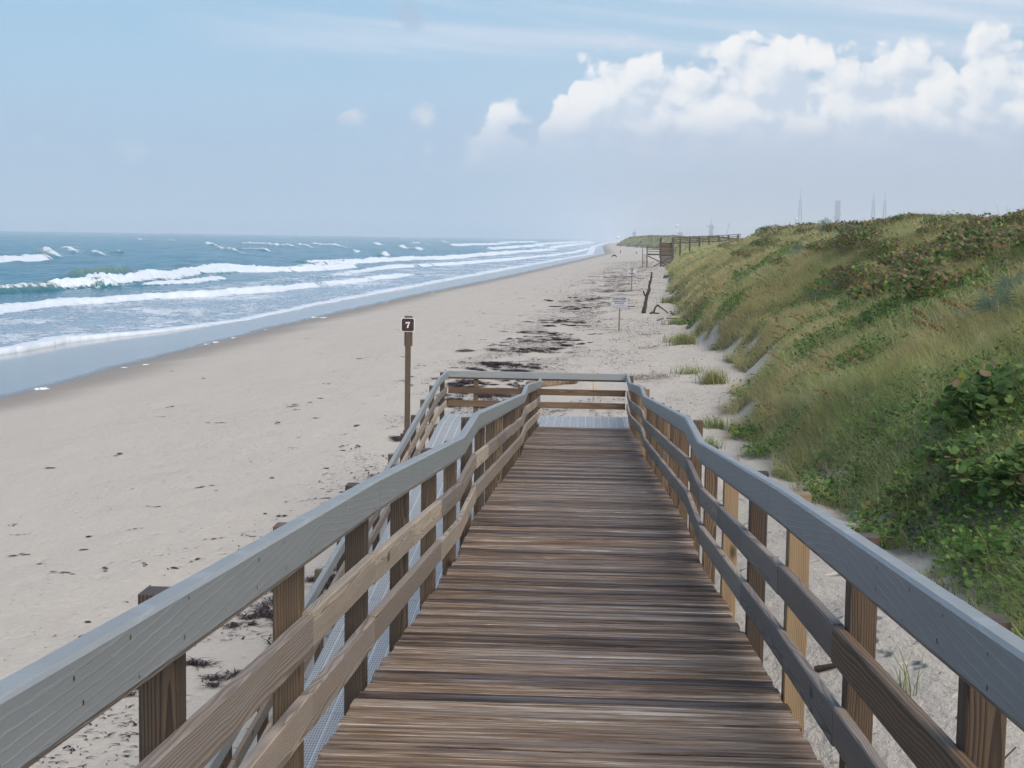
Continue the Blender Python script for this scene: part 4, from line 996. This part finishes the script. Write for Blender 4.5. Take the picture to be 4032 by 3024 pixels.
# creeping vines and low leafy cover in patches
sets = []
def vines(n, y0, y1, sz, thr):
    x, y, d = scatter(n, y0, y1, -.5, 15.0)
    p = zones(x, y)*np.maximum(patch(x, y, d), .10)
    p = np.maximum(p, zones(x, y)*sst(y, 34, 24)*sst(d, 6, 3)*.75); keep = rng.random(len(x)) < p; x, y, d = x[keep], y[keep], d[keep]; n = len(x)
    hmp = fbm(x*1.3, y*.8, 2, 133)
    h = rng.random(n)**.8*(.16+.75*np.clip(hmp-.3, 0, 1)); c = np.stack([x, y, sand_z(x, y)+.03+h], 1)
    kind = fbm(x*.45+9, y*.25, 3, 131); up_ = sst(d, 4.5, 9)
    red = sst(kind+.28*up_-.14, .46, .62)*(.25+.6*up_)
    g1 = lerp((.07, .15, .035), (.22, .37, .08), rng.random(n)**1.3); r1 = lerp((.13, .08, .05), (.22, .155, .08), rng.random(n)); r1 = np.where((rng.random(n) < .4)[:, None], np.array((.11, .14, .055))[None], r1)
    col = np.where((rng.random(n) < red)[:, None], r1, g1); col = np.where((rng.random(n) < .012)[:, None], np.array((.42, .36, .05))[None], col)
    col = col*rng.uniform(.6, 1.25, n)[:, None]
    sets.append(leaves(c, sz*rng.uniform(.6, 1.3, n), np.abs(rng.normal(.6, .4, n)), col, 6, .8))
vines(250000, -1, 40, .036, .50); vines(110000, 38, 95, .05, .50); vines(90000, 90, 220, .09, .48); vines(40000, 210, 430, .17, .48); vines(30000, 400, 1300, .5, .46)
stuff('ground_vine', sets, M_leaf, 'low leafy vines in green and rust patches over the dune', 'vines')

# sea grape shrubs
def grape_mesh(nl, R_, hgt, red, seed, lsz=.075):
    rg = np.random.default_rng(seed)
    th = rg.uniform(0, 2*np.pi, nl); rr = R_*np.sqrt(rg.random(nl)); ph = rg.random(nl)**.6
    lump = .75+.5*fbm(np.cos(th)*1.6+seed, np.sin(th)*1.6+rr, 2, seed)
    z = hgt*lump*np.sqrt(np.clip(1-(rr/R_)**2*.85, .05, 1))*ph
    c = np.stack([rr*np.cos(th), rr*np.sin(th), z+.05], 1)
    n = nl; g = lerp((.07, .14, .04), (.23, .34, .10), rg.random(n)**1.3); r1 = lerp((.20, .12, .075), (.31, .235, .13), rg.random(n))
    k = rg.random(n); col = np.where((k < red)[:, None], r1, g); col = np.where((k > .965)[:, None], np.array((.46, .46, .07))[None], col); col *= rg.uniform(.7, 1.25, n)[:, None]
    return leaves(c, lsz*rg.uniform(.65, 1.25, n), np.abs(rg.normal(.65, .45, n)), col, 9, .95, rg.uniform(0, 2*np.pi, n))
def shrub_proto(nl, R_, hgt, red, seed, lsz):
    V, F, C = grape_mesh(nl, R_, hgt, red, seed, lsz)
    me = np_mesh('leaves', V, F, M_leaf, {'col': ('FLOAT_COLOR', C)}); m1 = me.data; bpy.data.objects.remove(me)
    rr = random.Random(seed); ch = []
    for i in range(9):
        a = rr.uniform(0, 6.28); d = rr.uniform(.3, .9)*R_; ch.append([((0, 0, -.1), .025), ((math.cos(a)*d*.4, math.sin(a)*d*.4, hgt*.35), .018), ((math.cos(a)*d, math.sin(a)*d, hgt*rr.uniform(.4, .8)), .008)])
    st_ = skin_tree('stems', ch, M_dead, seg=5); m2 = st_.data; bpy.data.objects.remove(st_)
    return m1, m2
SP = [shrub_proto(520, 1.0, .95, .05, 3, .098), shrub_proto(460, 1.1, .7, .08, 8, .09), shrub_proto(900, 1.3, .5, .55, 12, .052), shrub_proto(900, 1.2, .55, .38, 17, .05)]
def shrub(x, y, k, sc, label, group, rz=None):
    r = empty('sea_grape_shrub', (x, y, gz(x, y)), label, 'shrub', group); r.rotation_euler = (0, 0, random.uniform(0, 6.28)); r.scale = (sc, sc, sc*random.uniform(.85, 1.15))
    for nm, me in zip(('leaves', 'stems'), SP[k]): link(bpy.data.objects.new(nm, me), r)
near = [(5.95, 22.6, 0, .85, 'big bright green sea grape bush with round leaves behind the right handrail'),
        (5.2, 20.4, 1, .62, 'green sea grape bush with some yellow leaves below the bigger bright one'),
        (6.6, 24.6, 0, .6, 'sea grape bush with round leaves uphill of the big bright one'),
        (4.95, 18.6, 1, .55, 'low sea grape bush spreading beside the bare sand near the handrail'),
        (5.0, 17.3, 0, .55, 'sea grape bush at the frame edge beside the lowest grass'),
        (4.15, 15.4, 1, .28, 'small sea grape sprig at the sand edge beside the nearest right post'),
        (4.6, 21.0, 1, .42, 'small dark sea grape bush low on the slope by the bare sand')]
for q in near: shrub(*q, 'sea grape bushes near the boardwalk')
for i in range(70):
    y = 40*(200/40)**random.random(); d = random.uniform(5.0, 11.5); x = float(Xt(np.array([y]))[0])+d
    shrub(x, y, random.choice((2, 2, 3, 3)), random.uniform(.8, 1.5), 'rusty brown and green sea grape shrub on the upper dune slope', 'sea grape shrubs along the dune crest')
for i in range(40):
    y = 42*(215/42)**((i+random.random())/40); d = random.uniform(10.3, 12.2); x = float(Xt(np.array([y]))[0])+d
    shrub(x, y, random.choice((2, 3, 3)), random.uniform(.45, .8), 'leafy sea grape shrub breaking the skyline of the dune crest', 'skyline shrubs on the dune crest')

# saw palmettos
def palmetto_mesh(seed):
    rg = random.Random(seed); V, F, C = [], [], []
    for f in range(11):
        az = rg.uniform(0, 6.28); el = rg.uniform(.35, 1.35); Ls = rg.uniform(.3, .6)
        d = Vector((math.cos(az)*math.cos(el), math.sin(az)*math.cos(el), math.sin(el))); c = d*Ls
        s = d.cross(Vector((0, 0, 1))).normalized(); upn = s.cross(d)
        cl = rg.uniform(.7, 1.2); b = len(V); V += [Vector((0, 0, 0))+s*.008, Vector((0, 0, 0))-s*.008, c-s*.006, c+s*.006]; F.append((b, b+1, b+2, b+3)); C += [(.10*cl, .12*cl, .05*cl, 1)]*4
        for k in range(15):
            a = (k/14-.5)*3.6; dd = d*math.cos(a)+s*math.sin(a); Lf = rg.uniform(.30, .42); n_ = dd.cross(upn).normalized(); b = len(V)
            mid = c+dd*Lf*.55+upn*.03; tip = c+dd*Lf-Vector((0, 0, .05))
            V += [c, mid-n_*.016, tip, mid+n_*.016]; F.append((b, b+1, b+2, b+3)); C += [(.20*cl, .27*cl, .19*cl, 1)]*4
    return V, F, C
PP = []
for sdd in (1, 2, 3):
    V, F, C = palmetto_mesh(sdd); o = np_mesh('fronds', np.array([tuple(v) for v in V]), np.array(F), M_leaf, {'col': ('FLOAT_COLOR', np.array(C))}); PP.append(o.data); bpy.data.objects.remove(o)
def palmetto(x, y, sc, label):
    r = empty('saw_palmetto', (x, y, gz(x, y)), label, 'palm', 'saw palmettos on the dune'); r.rotation_euler = (0, 0, random.uniform(0, 6.28)); r.scale = (sc,)*3
    link(bpy.data.objects.new('fronds', random.choice(PP)), r)
    tr = skin_tree('stem', [[((0, 0, -.1), .06), ((0.02, 0, .12), .05)]], M_dead, r, seg=6)
palmetto(9.0, 34.5, 1.3, 'grey green saw palmetto above the bright sea grape bush'); palmetto(9.8, 36.2, 1.1, 'saw palmetto with narrow fans at the right frame edge')
palmetto(13.2, 78., 1.5, 'pale silvery saw palmetto halfway up the slope'); palmetto(13.7, 80.5, 1.4, 'pale silvery saw palmetto right behind the one halfway up the slope'); palmetto(11.6, 86., 1.3, 'pale saw palmetto left of the silvery pair on the slope')
palmetto(15.4, 100., 1.6, 'hazy grey saw palmetto just under the dune crest')

# sea oats
def oat_mesh(seed):
    rg = random.Random(seed); V, F, C = [], [], []; P = []
    for i in range(9):
        q = i/8; P.append(Vector((-(q**2.6)*.55, rg.uniform(-.01, .01)*i, 1.25*q-.32*q**4)))
    for i in range(8):
        b = len(V); w_ = .006; V += [P[i]+Vector((0, w_, 0)), P[i]-Vector((0, w_, 0)), P[i+1]-Vector((0, w_, 0)), P[i+1]+Vector((0, w_, 0))]; F.append((b, b+1, b+2, b+3)); C += [(.36, .29, .14, 1)]*4
    for k in range(60):
        q = rg.uniform(.66, 1.0); i = min(int(q*8), 7); p = P[i].lerp(P[i+1], q*8-i); az = rg.uniform(0, 6.28); e = Vector((math.cos(az)*.045-.01, math.sin(az)*.05, -.05-rg.random()*.03)); n_ = Vector((-math.sin(az), math.cos(az), .3))*.012
        b = len(V); V += [p, p+e*.5+n_, p+e, p+e*.5-n_]; F.append((b, b+1, b+2, b+3)); cl = rg.uniform(.7, 1.25); C += [(.30*cl, .205*cl, .095*cl, 1)]*4
    return np_mesh('sea_oat', np.array([tuple(v) for v in V]), np.array(F), M_leaf, {'col': ('FLOAT_COLOR', np.array(C))})
OM = []
for s_ in range(4): o = oat_mesh(s_); OM.append(o.data); bpy.data.objects.remove(o)
for i in range(170):
    y = 32*(190/32)**random.random(); d = random.choice((random.uniform(.3, 5), random.uniform(2, 7))); x = float(Xt(np.array([y]))[0])+d
    if fbm(np.array([x*.4]), np.array([y*.2]), 2, 151)[0] < .45: continue
    o = link(bpy.data.objects.new('sea_oat', random.choice(OM))); o.location = (x, y, gz(x, y)); o.rotation_euler = (0, 0, random.gauss(.1, .6)); sc = random.uniform(.75, 1.25); o.scale = (sc*1.2,)*2+(sc,)
    tag(o, 'tall arching sea oat stalk with a golden seed head on the dune', 'sea oats', 'sea oats on the dune')

# tussocks at the foot of the dune
def tussock(x, y, n, L, label, green=.4, spread=.35):
    r = np.random.default_rng(int(x*100+y*10)); xx = r.normal(0, spread*.5, n); yy2 = r.normal(0, spread*.5, n)
    zz = sand_z(xx+x, yy2+y)-gz(x, y)-.03; az = np.arctan2(yy2, xx)*.4+r.normal(np.pi, 1.1, n)*.6
    col = lerp(G_gold, G_green, np.clip(r.normal(green, .3, n), 0, 1))*r.uniform(.35, .85, n)[:, None]
    V, F, C = blades(xx, yy2, zz, L*r.uniform(.5, 1.2, n), np.full(n, .008+.00012*y), r.uniform(.3, .95, n), az, col, 3)
    tag(np_mesh('grass_tussock', V, F, M_leaf, {'col': ('FLOAT_COLOR', C)}, loc=(x, y, gz(x, y))), label, 'grass', 'grass clumps at the dune foot')
tussock(4.7, 57.5, 420, .75, 'dense grass clump overhanging a small sand scarp', .35, .5)
tussock(4.0, 62., 160, .5, 'thin green grass sprouts on open sand before the dune scarp', .7, .6)
tussock(4.9, 78., 420, .8, 'ragged grass clump at the sand edge right of the danger sign', .35, .55)
tussock(4.5, 80., 160, .55, 'sparse green blades beside the ragged clump on the sand', .8, .6)
tussock(5.6, 96., 320, .6, 'bright green low clump at the dune foot past the danger sign', .9, .7)
tussock(6.9, 128., 420, .8, 'bushy grass clump where the dune foot meets the sand behind the dead tree', .5, .8)
tussock(3.55, 43., 260, .45, 'green grass clump beside the boardwalk on bare sand', .8, .45)
tussock(3.1, 38., 120, .4, 'small green tuft on sand close to the right railing', .9, .35)
tussock(2.42, 11.3, 16, .5, 'little tuft of green blades on the sand between two right posts', 1., .10)
tussock(3.45, 15.2, 90, .35, 'small grass and twig patch at the sand edge by the nearest post', .6, .25)
twig([(2.42, 9.6, .02), (2.52, 9.5, .015), (2.64, 9.52, .02), (2.76, 9.62, .05)], .008, 'thin curved dark twig lying on sand by the nearest right posts')
twig([(2.25, 10.05, .012), (2.33, 9.95, .015)], .007, 'short straight dark twig above the curved one')
twig([(1.95, 12.6, .03), (2.1, 12.5, .04)], .03, 'stubby dark stick showing between the right posts')

# ------------------------------------------------------------------ seaweed and debris
def weed_mesh(seed, n=130):
    r = np.random.default_rng(seed); nl = 3+seed % 4
    lc = np.stack([r.normal(0, .55, nl), r.normal(0, .28, nl)], 1); ls = r.uniform(.14, .42, nl); w_ = r.choice(nl, n, p=ls/ls.sum())
    x = lc[w_, 0]+r.normal(0, 1, n)*ls[w_]*.55; y = lc[w_, 1]+r.normal(0, 1, n)*ls[w_]*.36
    z = .10*r.random(n)*np.exp(-((x-lc[w_, 0])**2+(y-lc[w_, 1])**2)*9)
    col = lerp((.022, .012, .010), (.095, .045, .031), r.random(n)**1.8)
    V, F, C = blades(x, y, z, r.uniform(.07, .26, n), r.uniform(.018, .055, n), r.uniform(1.2, 2.0, n), r.normal(0, .9, n)+np.pi*(r.random(n) < .5), col, 2)
    V[:, 2] = np.maximum(V[:, 2]*.6, .004)
    return np_mesh('seaweed_clump', V, F, M_weed, {'col': ('FLOAT_COLOR', C)})
WM = []
for s_ in range(9): o = weed_mesh(s_+1, 170+30*s_); WM.append(o.data); bpy.data.objects.remove(o)
WR = [(15.7, -5.3), (20, -4.5), (24, -4.3), (50, -3.4), (72, -3.5), (85, -2.3), (120, -.3), (178, 1.9), (244, 5.3), (315, 9.4), (500, 17)]
def Xw(y): return ip(y, WR)
def weed(x, y, sc, label, group, fl=1.):
    o = link(bpy.data.objects.new('seaweed_clump', random.choice(WM))); o.location = (x, y, gz(x, y)+.004); o.rotation_euler = (0, 0, random.uniform(0, 6.28)); o.scale = (sc, sc, sc*fl*.8)
    tag(o, label, 'seaweed', group)
for i in range(290):
    y = 17*(42/17)**random.random() if i < 50 else 42*(260/42)**random.random()
    if vn(np.array([y*.13]), np.array([0.]), 171)[0] < .33 and y > 24: continue
    x = float(Xw(np.array([y]))[0])+random.gauss(0, .45+.007*y)
    weed(x, y, random.uniform(.35, 1.0)*(.75 if y < 30 else 1.05), 'dark red brown seaweed heap in the wrack line along the upper beach', 'seaweed heaps of the wrack line', 1.1)
for i in range(170):
    y = 17*(190/17)**random.random(); x = float(Xw(np.array([y]))[0])-abs(random.gauss(0, 1))*(3.0+.05*y)-1.0
    if x < float(Xs(np.array([y]))[0])+4: continue
    weed(x, y, random.uniform(.06, .18)*(1+.006*y), 'small dark scrap of seaweed alone on the smooth open sand', 'scattered seaweed scraps')
for i in range(28):
    y = 45*(130/45)**random.random(); x = float(Xw(np.array([y]))[0])+random.uniform(1.2, 6)*min(1, y/70)
    if x > float(Xt(np.array([y]))[0])-.4: continue
    weed(x, y, random.uniform(.12, .3), 'dark seaweed strip on trampled sand between wrack line and dune', 'seaweed strips near the dune')
# fine litter: bits of weed, reed stalks
sets = []
def litter(n, y0, y1, spread, colA, colB, size, off=0., toside=False):
    y = y0*(y1/y0)**rng.random(n); x = Xw(y)+off+rng.normal(0, 1, n)*spread*(.6+y*.006)
    cl = fbm(x*.6, y*.22, 3, 191); keep = (cl > .44) & (rng.random(n) < .25+.75*sst(y, 22, 50)) & (x < Xt(y)-.2) & (x > Xs(y)+2.5); x, y = x[keep], y[keep]; n = len(x)
    col = lerp(colA, colB, rng.random(n)); sz = size*rng.uniform(.4, 1.5, n)*(1+.012*y)
    V, F, C = blades(x, y, sand_z(x, y)+.012, sz, sz*.32, np.full(n, 1.2), rng.normal(0.2, .9, n)+np.pi*(rng.random(n) < .5), col, 2)
    b = np.repeat(sand_z(x, y), 6); V[:, 2] = b+.006+np.maximum(V[:, 2]-b, 0)*.25
    sets.append((V, F, C))
litter(34000, 14, 400, 1.3, (.03, .015, .012), (.085, .042, .028), .065)
litter(16000, 14, 300, 5.0, (.03, .018, .015), (.07, .045, .03), .030, -3.0)
litter(16000, 38, 300, 2.3, (.08, .05, .03), (.19, .13, .08), .075, 3.0)
litter(7000, 14, 200, 5.5, (.03, .02, .016), (.06, .04, .03), .03, -9.0)
# right of the boardwalk, near
n = 420; y = rng.uniform(8, 24, n); x = rng.uniform(1.1, 4.0, n); col = lerp((.05, .03, .02), (.14, .09, .05), rng.random(n)); sz = rng.uniform(.015, .06, n)
V, F, C = blades(x, y, sand_z(x, y)+.01, sz, sz*.25, np.full(n, 1.2), rng.uniform(0, 6.28, n), col, 2); bz = np.repeat(sand_z(x, y), 6); V[:, 2] = bz+.004+np.maximum(V[:, 2]-bz, 0)*.3; sets.append((V, F, C))
stuff('beach_litter', sets, M_weed, 'scattered bits of dark weed and dry reed over the sand', 'debris')
# reed heaps
def reeds(x, y, n, sc, label):
    r = np.random.default_rng(int(abs(x)*50+y*7)); xx = r.normal(0, .5*sc, n); yy2 = r.normal(0, .45*sc, n); zz = sand_z(x+xx, y+yy2)-gz(x, y)+r.random(n)*.16*sc
    col = lerp((.12, .075, .04), (.34, .25, .14), r.random(n)); V, F, C = blades(xx, yy2, zz, r.uniform(.25, .7, n)*sc, np.full(n, .028), r.uniform(.9, 1.6, n), r.uniform(0, 6.28, n), col, 2); b_ = np.repeat(zz, 6); V[:, 2] = b_+(V[:, 2]-b_)*.22
    tag(np_mesh('reed_heap', V, F, M_weed, {'col': ('FLOAT_COLOR', C)}, loc=(x, y, gz(x, y))), label, 'reeds', 'heaps of washed up reeds')
reeds(2.1, 59.5, 130, 1.0, 'tan heap of washed up reeds behind the end railing'); reeds(3.0, 60.5, 80, .8, 'dark tangled reed heap right of the tan one')
reeds(3.05, 76., 70, .7, 'straw coloured tuft of dry reeds on sand below the danger sign'); reeds(3.6, 86.5, 70, .9, 'reddish brown dry frond lying right of the danger sign post'); reeds(5.6, 163., 80, 1.1, 'low mound of debris at the foot of the second sign')
# sea foam left on the sand
def foam_clump(x, y, sc, label):
    V, F, C = [], [], []
    me = bpy.data.meshes.new('foam_clump'); bm = bmesh.new()
    for k in range(6):
        mt = Matrix.Translation((random.gauss(0, .28), random.gauss(0, .2), .02))@Matrix.Diagonal((random.uniform(.12, .3), random.uniform(.1, .25), random.uniform(.05, .14), 1)); bmesh.ops.create_icosphere(bm, subdivisions=2, radius=1, matrix=mt)
    for v_ in bm.verts: v_.co += Vector((random.gauss(0, .012), random.gauss(0, .012), random.gauss(0, .01)))
    bm.to_mesh(me); bm.free(); me.materials.append(M_white)
    for p in me.polygons: p.use_smooth = True
    o = link(bpy.data.objects.new('foam_clump', me)); o.location = (x, y, gz(x, y)); o.scale = (sc,)*3; tag(o, label, 'foam', 'clumps of sea foam along the waterline')
for i, (x, y) in enumerate([(-24.4, 67.0), (-23.8, 68.0), (-24.2, 78.5), (-23.6, 79.3), (-23.8, 97), (-23.3, 98.5), (-22.9, 103), (-21.4, 128), (-21.2, 131), (-22.2, 113), (-19.5, 160), (-17.6, 190)]):
    foam_clump(float(Xs(np.array([y]))[0])+random.uniform(-.2, 1.4), y, random.uniform(.2, .55), 'small white clump of sea foam stranded at the waterline')

# ------------------------------------------------------------------ haze
bm = bmesh.new(); bmesh.ops.create_cube(bm, size=1); me = bpy.data.meshes.new('haze'); bm.to_mesh(me); bm.free()
hz = link(bpy.data.objects.new('haze', me)); hz.scale = (26000, 23500, 215); hz.location = (-4000, 5250, 215/2-12.5)
m = bpy.data.materials.new('haze'); m.use_nodes = True; nt = m.node_tree; nt.nodes.clear(); o_ = nt.nodes.new('ShaderNodeOutputMaterial'); pv = nt.nodes.new('ShaderNodeVolumePrincipled')
pv.inputs['Color'].default_value = (.90, .96, 1, 1); pv.inputs['Density'].default_value = .00019; pv.inputs['Anisotropy'].default_value = .0
nt.links.new(pv.outputs[0], o_.inputs['Volume']); me.materials.append(m); hz['kind'] = 'stuff'; tag(hz, 'thin bluish sea haze fading the far shore', 'haze')
